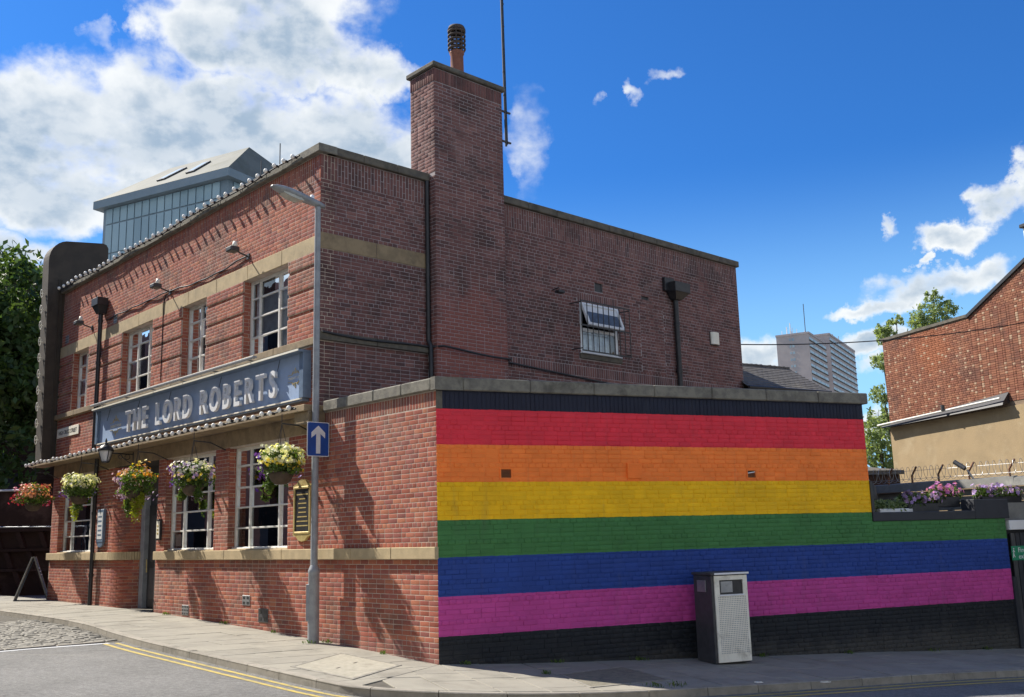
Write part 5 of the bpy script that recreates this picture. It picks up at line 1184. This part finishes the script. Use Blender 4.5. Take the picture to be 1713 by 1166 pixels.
for dz in (.12, .3): m.tube([FN(-2.1, .02, 2.6+dz), FN(4.8, .05, 2.6+dz)], .005, 3)
m.build('wire', GALV, bw)
t = thing('floodlight', 'dark floodlight leaning on the barbed wire above the yard fence', 'floodlight', FN(.3, 0, 2.9)); m = MB(); m.tube([FN(.05, .05, 3.02), FN(.28, .05, 2.86)], .05, 8); m.build('lamp_body', CHAR, t); m = MB(); m.tube([FN(.32, .05, 2.83), FN(.42, 0, 2.62)], .02, 6); m.build('arm', GALV, t)
# planters on the yard wall
def planter(u0, u1, z, lab, fl, seed, mat=BLACK, n=-.45):
    t = thing('planter', lab, 'planter', M((u0+u1)/2, n, z), 'planters along the yard wall'); m = MB(); m.box(M, u0, u1, n-.12, n+.12, z-.2, z, .01); m.build('trough', mat, t)
    c = M((u0+u1)/2, n, z+.08); r = (u1-u0)/2
    g = np.random.default_rng(seed)
    for k in range(int(r*2/.22)+1):
        q = M(u0+.1+k*.22, n, z+.06); leaves('foliage', q, (.16, .16, .13), 160, .04, LEAF_P if fl == 'green' else LEAF_B, t, seed+k, -1, .2)
        if fl != 'green': blooms('flowers', q+Vector((0, 0, .02)), (.16, .16, .15), 26, .045, FL[fl], t, seed+k*3, -.4, 1)
planter(8.75, 9.55, 2.13, 'planter of lime green leaves at the left of the yard wall', 'green', 61, UPVC)
planter(9.45, 10.2, 2.22, 'planter full of mauve petunias in the middle of the yard wall', 'mauve', 62)
planter(10.2, 10.75, 2.34, 'small planter of pink petunias against the dark capping', 'pink', 63)
planter(11.35, 12.4, 2.33, 'planter of mauve petunias above the fire exit gate', 'mauve', 64)
t = thing('utility_cabinet', 'pale grey cabinet behind the yard wall next to the painted end', 'cabinet', M(8.7, -1.2, 1)); m = MB(); m.box(M, 8.42, 9.1, -1.8, -1.2, .0, 2.50, .02); m.build('cabinet', GALV, t); m = MB(); m.box(M, 8.40, 8.85, -1.19, -1.16, 1.9, 2.45, .01); m.build('door', LEAD, t)
t = thing('parasol', 'folded black parasol standing in the yard', 'parasol', M(8.95, -.8, 0)); m = MB(); m.tube([M(9.0, -.8, -.3), M(9.0, -.8, 2.6)], .02, 6); m.build('pole', BLACK, t); m = MB(); m.lathe(M(9.0, -.8, 2.2), [(.03, .45), (.10, .35), (.12, .1), (.07, -.1), (.03, -.3)], 9); m.build('canopy', BLACK, t)
# gate with fire exit sign
t = thing('yard_gate', 'dark slatted gate under a white beam at the right edge', 'gate', M(12.3, 0, -.6))
for k in range(12): m = MB(); m.box(M, 11.64+k*.125, 11.64+k*.125+.105, -.06, -.03, -.75, 1.62, .004); m.build('slat', CHAR if k % 3 else DGREY, t)
m = MB(); m.box(M, 11.5, 13.4, -.14, -.12, -.9, 1.8); m.build('back_board', CHAR, t)
m = MB(); m.box(M, 11.6, 13.2, -.1, -.06, 1.2, 1.3); m.build('rail', CHAR, t)
m = MB(); m.box(M, 11.58, 13.6, -.12, .02, 1.68, 1.86, .006); m.build('beam', UPVC, t); m = MB(); m.box(M, 11.6, 13.6, -.2, -.1, 1.86, 2.2); m.build('upper_board', TIMB, t)
t = thing('fire_exit_sign', 'green Fire exit sign fixed to the dark gate', 'sign', M(11.8, -.02, 1.1)); m = MB(); m.box(M, 11.60, 12.02, -.028, -.02, 1.10, 1.37, .003); m.build('plate', GREENS, t)
MF = Fr(M.O, dm, nm); text_mesh('Fire', .13, .001, UPVC, 'lettering', t, MF, 11.87, 1.25, -.018, False); text_mesh('exit', .13, .001, UPVC, 'lettering', t, MF, 11.87, 1.13, -.018, False)
m = MB(); m.ball(M(11.655, -.018, 1.32), .014, 8); m.tube([M(11.655, -.018, 1.30), M(11.645, -.018, 1.22), M(11.675, -.018, 1.16)], .008, 4); m.tube([M(11.645, -.018, 1.22), M(11.625, -.018, 1.15)], .008, 4); m.tube([M(11.625, -.018, 1.27), M(11.65, -.018, 1.285), M(11.685, -.018, 1.26)], .006, 4); m.build('running_figure', UPVC, t)
# slate roofed house
hs_ = thing('slate_house', 'low house with a grey hipped slate roof behind the painted wing', 'house', (7, 28, 0))
e = Vector((.86, .5, 0)).normalized(); bk = Vector((-.5, .86, 0)).normalized()
Ea, Eb = Vector((6.2, 26.08, 5.55)), Vector((8.85, 27.62, 5.55)); Ra, Rb_ = Vector((5.85, 27.74, 6.46)), Vector((8.18, 29.1, 6.46)); Ec = Eb+bk*3.6
hz = Vector((0, 0, 1))
rows = 12
rf = MB()
for r in range(rows):
    a0, a1_ = Ea.lerp(Ra, r/rows), Ea.lerp(Ra, (r+1.06)/rows); b0, b1 = Eb.lerp(Rb_, r/rows), Eb.lerp(Rb_, (r+1.06)/rows); nsl = 15
    for k in range(nsl):
        f0, f1 = (k+.03+(r % 2)*.5)/nsl, (k+.97+(r % 2)*.5)/nsl
        if f1 > 1.0: f1 = 1.0
        if f0 > .98: continue
        l = .018+random.uniform(0, .006)
        q = [a0.lerp(b0, f0)+hz*l, a0.lerp(b0, f1)+hz*l, a1_.lerp(b1, f1)+hz*.006, a1_.lerp(b1, f0)+hz*.006]; rf.add(q+[q[0]-hz*.015, q[1]-hz*.015], [(0, 1, 2, 3), (0, 1, 5, 4)])
o = rf.build('slates', SLATE, hs_); o['kind'] = 'stuff'
m = MB(); m.add([Ea, Eb, Rb_, Ra], [(0, 1, 2, 3)]); m.add([Eb, Ec, Rb_], [(0, 1, 2)]); m.add([Ec, Rb_, Ra, Ea+bk*3.6], [(0, 1, 2, 3)]); m.build('roof', SLATE, hs_)
m = MB(); q = [Ea+bk*.1, Eb+bk*.1-e*.1, Ec-e*.1, Ea+bk*3.5]; m.prism([Vector((p.x, p.y, -1)) for p in q], [Vector((p.x, p.y, 5.5)) for p in q]); m.build('wall', BR_D, hs_)
m = MB(); m.tube([Ea-bk*.05-hz*.03, Eb-bk*.05-hz*.03], .05, 8); m.build('gutter', BLACK, hs_)
for i in range(15): m = MB(); p, q = Ra.lerp(Rb_, i/15), Ra.lerp(Rb_, (i+.95)/15); m.tube([p+hz*.01, q+hz*(.01+random.uniform(0, .03))], .05, 6); m.build('ridge_tile', SLATE, hs_)
# towers
def tower(name, lab, C, L1, L2, ztop, nst, sh=2.7, two=None):
    t = thing(name, lab, 'tower block', C); C = Vector(C); d1 = Vector((-.866, .5, 0)); d2 = Vector((.5, .866, 0)); f1 = Fr((C.x, C.y, 0), d1, Vector((-.5, -.866, 0))); f2 = Fr((C.x, C.y, 0), d2, Vector((.866, -.5, 0)))
    q = [C, C+d1*L1, C+d1*L1+d2*L2, C+d2*L2]; m = MB(); m.prism([Vector((p.x, p.y, -5)) for p in q], [Vector((p.x, p.y, ztop)) for p in q]); m.build('wall', TOWB, t)
    m = MB(); m.box(f2, -.2, L2+.2, -.4, .25, ztop, ztop+.8); m.box(f1, -.2, L1+.2, -.4, .25, ztop, ztop+.8); m.build('parapet', TOWB, t)
    for k in range(nst):
        z = ztop-1.2-k*sh
        nb = max(2, int(L2/7)); st_ = L2/nb
        for j in range(nb):
            m = MB(); n_ = .12
            for i in range(5): a = j*st_+.3+i*(st_-.6)/5; m.box(f2, a+.05, a+(st_-.6)/5-.05, 0, n_, z-1.15, z)
            o = m.build('window_band', TOWG, t)
            m = MB(); m.box(f2, j*st_+.2, (j+1)*st_-.2, 0, .35, z-1.5, z-1.2); m.build('sill_band', STONE_G, t)
        m = MB(); m.box(f1, L1*.45, L1*.45+.9, 0, .08, z-1.0, z); m.box(f1, L1*.45+1.3, L1*.45+1.9, 0, .08, z-1.0, z); m.build('window', TOWG, t)
    return f1, f2
f1, f2 = tower('tower_block', 'near tower block with a plain brown end wall and pale window strips', (118.5, 390, 0), 13, 29, 78.4, 10)
ta = thing('roof_aerials', 'cluster of aerials on the near tower roof', 'aerials', f1(8, -2, 79))
for u, h_ in ((11, 2), (9, 3.5), (7.2, 1.5), (7.6, 5), (6.8, 3), (5, 2.2), (2, 1.2)): m = MB(); m.tube([f1(u, -2, 79), f1(u, -2, 79+h_)], .22 if h_ > 3 else .14, 5); m.build('aerial', SIGNW, ta)
m = MB(); m.tube([f2(8, -3, 79), f2(8, -3, 92.5)], .16, 5); m.build('mast', DGREY, ta)
tower('tower_block', 'farther tower block with a dark end wall right of the near one', (138, 425, 0), 9, 53, 84.5, 12)
ta = thing('roof_aerials', 'few thin aerials on the farther tower roof', 'aerials', (150, 445, 85))
for k, h_ in ((18, 3), (24, 1.6), (30, 4), (40, 2), (46, 3.6)): m = MB(); p = Vector((138, 425, 85))+Vector((.5, .866, 0))*k+Vector((-2, 1, 0)); m.tube([p, p+hz*h_], .16, 5); m.build('aerial', GALV, ta)
tower('tower_block', 'lowest tower block partly hidden behind the painted wall end', (112.0, 330, 0), 8, 13.8, 42.4, 9)
# trees on the right
def tree(name, lab, base, trunk_h, blobs, n, size, mat, seed, tr=.2, limbs=7, group=None):
    base = Vector(base); t = thing(name, lab, 'tree', base, group); m = MB(); m.tube([base, base+Vector((.1, 0, trunk_h*.5)), base+Vector((0, .1, trunk_h))], [tr, tr*.8, tr*.55], 9)
    g = random.Random(seed)
    for c, r in blobs[:limbs]:
        c = Vector(c); s_ = base+Vector((0, 0, trunk_h*g.uniform(.6, 1))); md = s_.lerp(c, .5)+Vector((0, 0, .2)); m.tube([s_, md, c+Vector((0, 0, r*.4))], [tr*.45, tr*.28, tr*.08], 6)
    m.build('trunk', BARK, t)
    tot_ = sum(r**2 for c, r in blobs); Vs, Fs, k = [], [], 0; G = np.random.default_rng(seed)
    for c, r in blobs:
        nn = int(n*r**2/tot_); ncl = max(3, nn//26); d = G.normal(size=(ncl, 3)); d /= np.linalg.norm(d, axis=1)[:, None]; cp = np.array(c)+d*(r*(.35+.68*G.random((ncl, 1))**.5))*np.array([1, 1, .85])
        p = (cp[:, None, :]+G.normal(size=(ncl, 26, 3))*r*.15).reshape(-1, 3); q = len(p)
        a = G.normal(size=(q, 3)); a /= np.linalg.norm(a, axis=1)[:, None]; b = np.cross(a, G.normal(size=(q, 3))); b /= np.linalg.norm(b, axis=1)[:, None]; c2 = np.cross(a, b); s_ = size*(.6+.8*G.random((q, 1)))
        Vs.append(np.stack([p-a*s_, p+b*s_*.45+c2*s_*.15, p+a*s_, p-b*s_*.45+c2*s_*.15], 1).reshape(-1, 3))
    V = np.concatenate(Vs); o = raw_mesh('crown', V, np.arange(len(V)).reshape(-1, 4), mat, None, t); o['kind'] = 'stuff'; return t
def blobset(c, R_, n, seed, sq=1.): 
    g = random.Random(seed); o = []
    for i in range(n):
        a, b = g.uniform(0, 6.28), g.uniform(-1, 1); q = math.sqrt(1-b*b)*R_[0]*g.uniform(.3, .8); o.append(((c[0]+q*math.cos(a), c[1]+q*math.sin(a)*.9, c[2]+b*R_[1]*g.uniform(.5, .85)), R_[0]*g.uniform(.24, .42)))
    return o
tree('birch_tree', 'feathery pale green tree rising over the gable building parapet', (20.6, 48, -1), 7, [((20.3, 48, 11.9), .7), ((20.8, 48, 11.0), .9), ((21.3, 48, 12.2), .65), ((20.9, 48, 12.9), .4), ((20.0, 48, 10.8), .7), ((21.7, 48, 11.3), .6)], 6000, .08, LEAF_P, 5)
tree('birch_tree', 'slim pale green tree hanging beside the left edge of the gable building', (16.9, 44, -1), 5, [((16.9, 44, 10.2), .45), ((16.6, 44, 9.0), .5), ((16.45, 44, 7.6), .5), ((16.6, 44, 6.3), .45), ((16.7, 44, 10.5), .4), ((17.4, 44, 10.9), .35)], 3000, .075, LEAF_P, 6)
tree('bushy_tree', 'rounder yellow-green tree low between the painted wall and the render', (16.9, 46, -1), 3, [((16.8, 46, 6.0), .9), ((16.4, 46, 5.0), .9), ((17.3, 46, 5.1), .8), ((16.9, 46, 6.8), .6), ((16.9, 46, 4.2), .7)], 2600, .12, LEAF_P, 8, .12)
# dark brick outhouse seen between the painted end and the tree
t = thing('outhouse', 'small dark brick outhouse behind the yard beside the painted wall end', 'outbuilding', (10.4, 29, 0)); m = MB(); m.prism([Vector(p) for p in ((9.6, 29.2, -1), (11.3, 29.5, -1), (11.0, 32, -1), (9.3, 32, -1))], [Vector(p) for p in ((9.6, 29.2, 3.3), (11.3, 29.5, 3.3), (11.0, 32, 3.6), (9.3, 32, 3.6))]); m.build('wall', BR_D, t)
m = MB(); m.prism([Vector(p) for p in ((9.5, 29.1, 3.3), (11.4, 29.4, 3.3), (11.1, 32.1, 3.6), (9.2, 32.1, 3.6))], [Vector(p) for p in ((9.5, 29.1, 3.42), (11.4, 29.4, 3.42), (11.1, 32.1, 3.72), (9.2, 32.1, 3.72))]); m.build('roof', STONE_G, t)
# overhead cable
pa, pb = S(13.2, 0, 6.75), RB(8, .1, 7.9)
m = MB(); m.tube([pa.lerp(pb, x)-hz*(.25*4*x*(1-x)) for x in np.linspace(0, 1, 24)], .016, 5); tag(m.build('overhead_cable', BLACK), 'thin black cable strung from the pub to the gable building', 'cable')

# ================================================================== background, left
gl = thing('glass_block', 'modern blue-grey panelled block with a pale hipped roof behind the pub', 'building', (-42, 115, 0))
C1, C2 = Vector((-50.8, 119.4, 0)), Vector((-32.4, 109.6, 0)); d1 = (C2-C1).normalized(); b1 = Vector((-d1.y, d1.x, 0)); n1_ = -b1
GF = Fr(C1, d1, n1_); W_ = (C2-C1).length; GR = Fr(C2, b1, d1)
q = [C1, C2, C2+b1*21, C1+b1*21]; m = MB(); m.prism([Vector((p.x, p.y, 0)) for p in q], [Vector((p.x, p.y, 43.4)) for p in q]); m.build('wall', GLZ_F, gl)
ncol = 15; cw_ = (W_-1.6)/ncol; zr_ = [(41.4, 43.3), (37.6, 41.2), (33.8, 37.4), (30, 33.6)]
for k in range(ncol):
    for j, (a, b) in enumerate(zr_):
        m = MB(); m.box(GF, .5+k*cw_+.09, .5+(k+1)*cw_-.09, .02, .10, a, b); o = m.build('wall_panel', GLZ_W, gl)
for k in range(9):
    for (a, b) in zr_[:2]: m = MB(); m.box(GR, .8+k*1.2+.08, .8+(k+1)*1.2-.08, .02, .10, a, b); m.build('wall_panel', GLZ_W, gl)
ov = .9; Q = [C1+n1_*ov-d1*ov, C2+n1_*ov+d1*ov, C2+b1*21+d1*ov, C1+b1*21-d1*ov]
m = MB(); m.prism([Vector((p.x, p.y, 43.4)) for p in Q], [Vector((p.x, p.y, 44.4)) for p in Q]); m.build('fascia', GLZ_F, gl)
r1, r2 = C1+b1*6.5+d1*4.2, C2+b1*6.5-d1*3.0; r1 = Vector((r1.x, r1.y, 50.2)); r2 = Vector((r2.x, r2.y, 50.2)); Qt = [Vector((p.x, p.y, 44.42)) for p in Q]
m = MB(); m.add(Qt+[r1, r2], [(0, 1, 5, 4), (1, 2, 5), (2, 3, 4, 5), (3, 0, 4)]); m.build('roof', ROOFT, gl)
for f in (.38, .62):
    m = MB(); up_ = (r1.lerp(r2, f)-Qt[0].lerp(Qt[1], f)); o0 = Qt[0].lerp(Qt[1], f)+up_*.25; nn = up_.cross(d1).normalized(); nn = nn if nn.z > 0 else -nn
    m.prism([o0, o0+d1*1.3, o0+d1*1.3+up_*.4, o0+up_*.4], [p+nn*.2 for p in (o0, o0+d1*1.3, o0+d1*1.3+up_*.4, o0+up_*.4)]); sk = m.build('skylight', DGREY, gl)
    m = MB(); m.add([p+nn*.22 for p in (o0+d1*.15+up_*.03, o0+d1*1.15+up_*.03, o0+d1*1.15+up_*.37, o0+d1*.15+up_*.37)], [(0, 1, 2, 3)]); m.build('pane', TOWG, sk)
for x, y, z in ((-27.0, 112, 48.6), (-29.2, 112, 46.5)):
    m = MB(); m.tube([(x, y, 42), (x, y, z)], .07, 5); tag(m.build('lightning_rod', DGREY), ('taller' if z > 48 else 'shorter')+' thin rod rising behind the pub parapet', 'rod', 'rods on the roof behind the pub')
# dark buildings and tree closing the lane
t = thing('warehouse', 'tall dark brick building behind the tree at the left', 'building', (-30, 48, 0))
m = MB(); q = [Vector((-46, 47, 0)), Vector((-17.6, 43.5, 0)), Vector((-14, 58, 0)), Vector((-46, 60, 0))]; m.prism([p-hz for p in q], [p+hz*14.4 for p in q]); m.build('wall', BR_D, t)
m = MB(); q2 = [p+hz*14.4 for p in q]; m.prism([q2[0], q2[1], q2[2], q2[3]], [q2[0]+hz*.2+Vector((0, 3, 0)), q2[1]+hz*1.4+Vector((-1, 4, 0)), q2[2]+hz*1.4+Vector((-1, -3, 0)), q2[3]+hz*.2]); m.build('roof', SLATE, t)
WF = Fr(q[1], (q[0]-q[1]).normalized(), Vector((-.12, -.99, 0)))
for k in range(6):
    for z in (3.2, 6.6, 10.0): m = MB(); m.box(WF, 1.2+k*3, 2.5+k*3, -.05, .03, z, z+1.9); wn = m.build('window', CHAR, t); m = MB(); m.box(WF, 1.1+k*3, 2.6+k*3, 0, .12, z-.14, z); m.build('sill', STONE_G, wn)
lay('ware', WF, .0, 12, .2, 14.2, BR_D, 'stretcher', [(1.2+k*3, 2.5+k*3, z-.14, z+1.9) for k in range(4) for z in (3.2, 6.6, 10.0)], pitch=.15, jn_=.014); flush('ware', t, [BR_D], 60)
tb = blobset((-21.6, 37.5, 7.6), (5.4, 4.6), 26, 3); tb += [((-17.6, 36.5, 11.6), 1.2), ((-19.6, 37, 12.0), 1.0), ((-21.4, 37, 11.6), 1.3), ((-18.6, 36.5, 12.3), .7), ((-17.9, 36.5, 10.0), 1.5), ((-18.2, 36.5, 7.6), 1.5), ((-17.6, 36, 5.2), 1.2), ((-20, 36, 5.0), 1.6), ((-22, 36, 4.6), 1.8), ((-19.6, 36.2, 11.8), 1.7), ((-19.4, 36, 9), 1.7)]
tree('plane_tree', 'big dark leafy tree filling the lane left of the pub', (-21.5, 37.5, .2), 5.5, tb, 30000, .17, LEAF_D, 9, .32, 12)
# walls and fittings in the shade under the tree
t = thing('lane_wall', 'low dark brick wall with open piers under the tree', 'wall', (-17, 33, 0))
LF = Fr((-13.4, 32.2, .35), Vector((-1, .06, 0)).normalized(), Vector((-.06, -1, 0)).normalized())
m = MB(); m.box(LF, 0, 9, -.35, 0, 0, 3.4); m.build('wall', BR_D, t)
for r in range(3):
    for k in range(11):
        m = MB(); o_ = .35 if r % 2 else 0; m.prism([LF(k*.75+o_, 0, .25+r*.62), LF(k*.75+o_+.16, 0, .25+r*.62), LF(k*.75+o_+.16, .14, .25+r*.62), LF(k*.75+o_, .14, .25+r*.62)], [LF(k*.75+o_+.2, 0, .75+r*.62), LF(k*.75+o_+.36, 0, .75+r*.62), LF(k*.75+o_+.36, .14, .75+r*.62), LF(k*.75+o_+.2, .14, .75+r*.62)]); m.build('pier', BR_D, t)
    m = MB(); m.box(LF, -.0, 8.6, 0, .16, .77+r*.62, .85+r*.62); m.build('ledge', BR_D, t)
m = MB(); m.tube([(-20, 30.6, 2.55), (-12.9, 29.6, 2.42)], .022, 6); m.tube([(-19.9, 30.6, .2), (-19.9, 30.6, 2.55)], .03, 6); m.tube([(-13.0, 29.6, .2), (-13.0, 29.6, 2.44)], .03, 6); tag(m.build('handrail', GALV), 'thin grey rail crossing the dark lane left of the pub', 'rail')
m = MB(); m.box(LF, 2.5, 3.3, .0, .1, 3.30, 3.36, .02); tag(m.build('strip_light', SIGNW), 'short white strip fixed to the wall top in the shade left of the flower baskets', 'light')

# ================================================================== the other side of the street (terrace mirrored in the panes, shops added to bounce light)
t = thing('bounce_shops', 'pale shopfronts added behind the viewer to bounce light onto the mural, outside the frame', 'building', (5, -9, 0))
OB = Fr((-22, -8, 0), (1, 0, 0), (0, 1, 0)); SHOPC = surf('pale_bounce_render', (.80, .76, .68), (.74, .70, .62), .85, 2)  # unseen block, kept very pale so it throws sunlight back at the mural
m = MB(); m.box(OB, 0, 75, -8, 0, -3, 11); m.build('wall', SHOPC, t)
for k in range(21):
    for z in (1.0, 5.2, 8.2): m = MB(); m.box(OB, 1.2+k*3.5, 2.7+k*3.5, 0, .04, z, z+1.9); wn = m.build('window', CHAR, t); m = MB(); m.box(OB, 1.1+k*3.5, 2.8+k*3.5, 0, .12, z-.14, z); m.build('sill', STONE, wn)
t = thing('opposite_terrace', 'brick terrace across the street from the pub, outside the frame', 'building', F(20, 10, 0))
OF = Fr(F(4, 11.5), df, -nf)
m = MB(); m.box(OF, 0, 80, -8, 0, -1, 13); m.build('wall', surf('terrace_brick', (.25, .12, .09), (.2, .1, .08), .9, 3), t)
for k in range(23):
    for z in (1.2, 5.0, 8.8): m = MB(); m.box(OF, 1.2+k*3.4, 2.6+k*3.4, 0, .04, z, z+2.1); wn = m.build('window', CHAR, t); m = MB(); m.box(OF, 1.1+k*3.4, 2.7+k*3.4, 0, .12, z-.14, z); m.build('sill', STONE, wn)
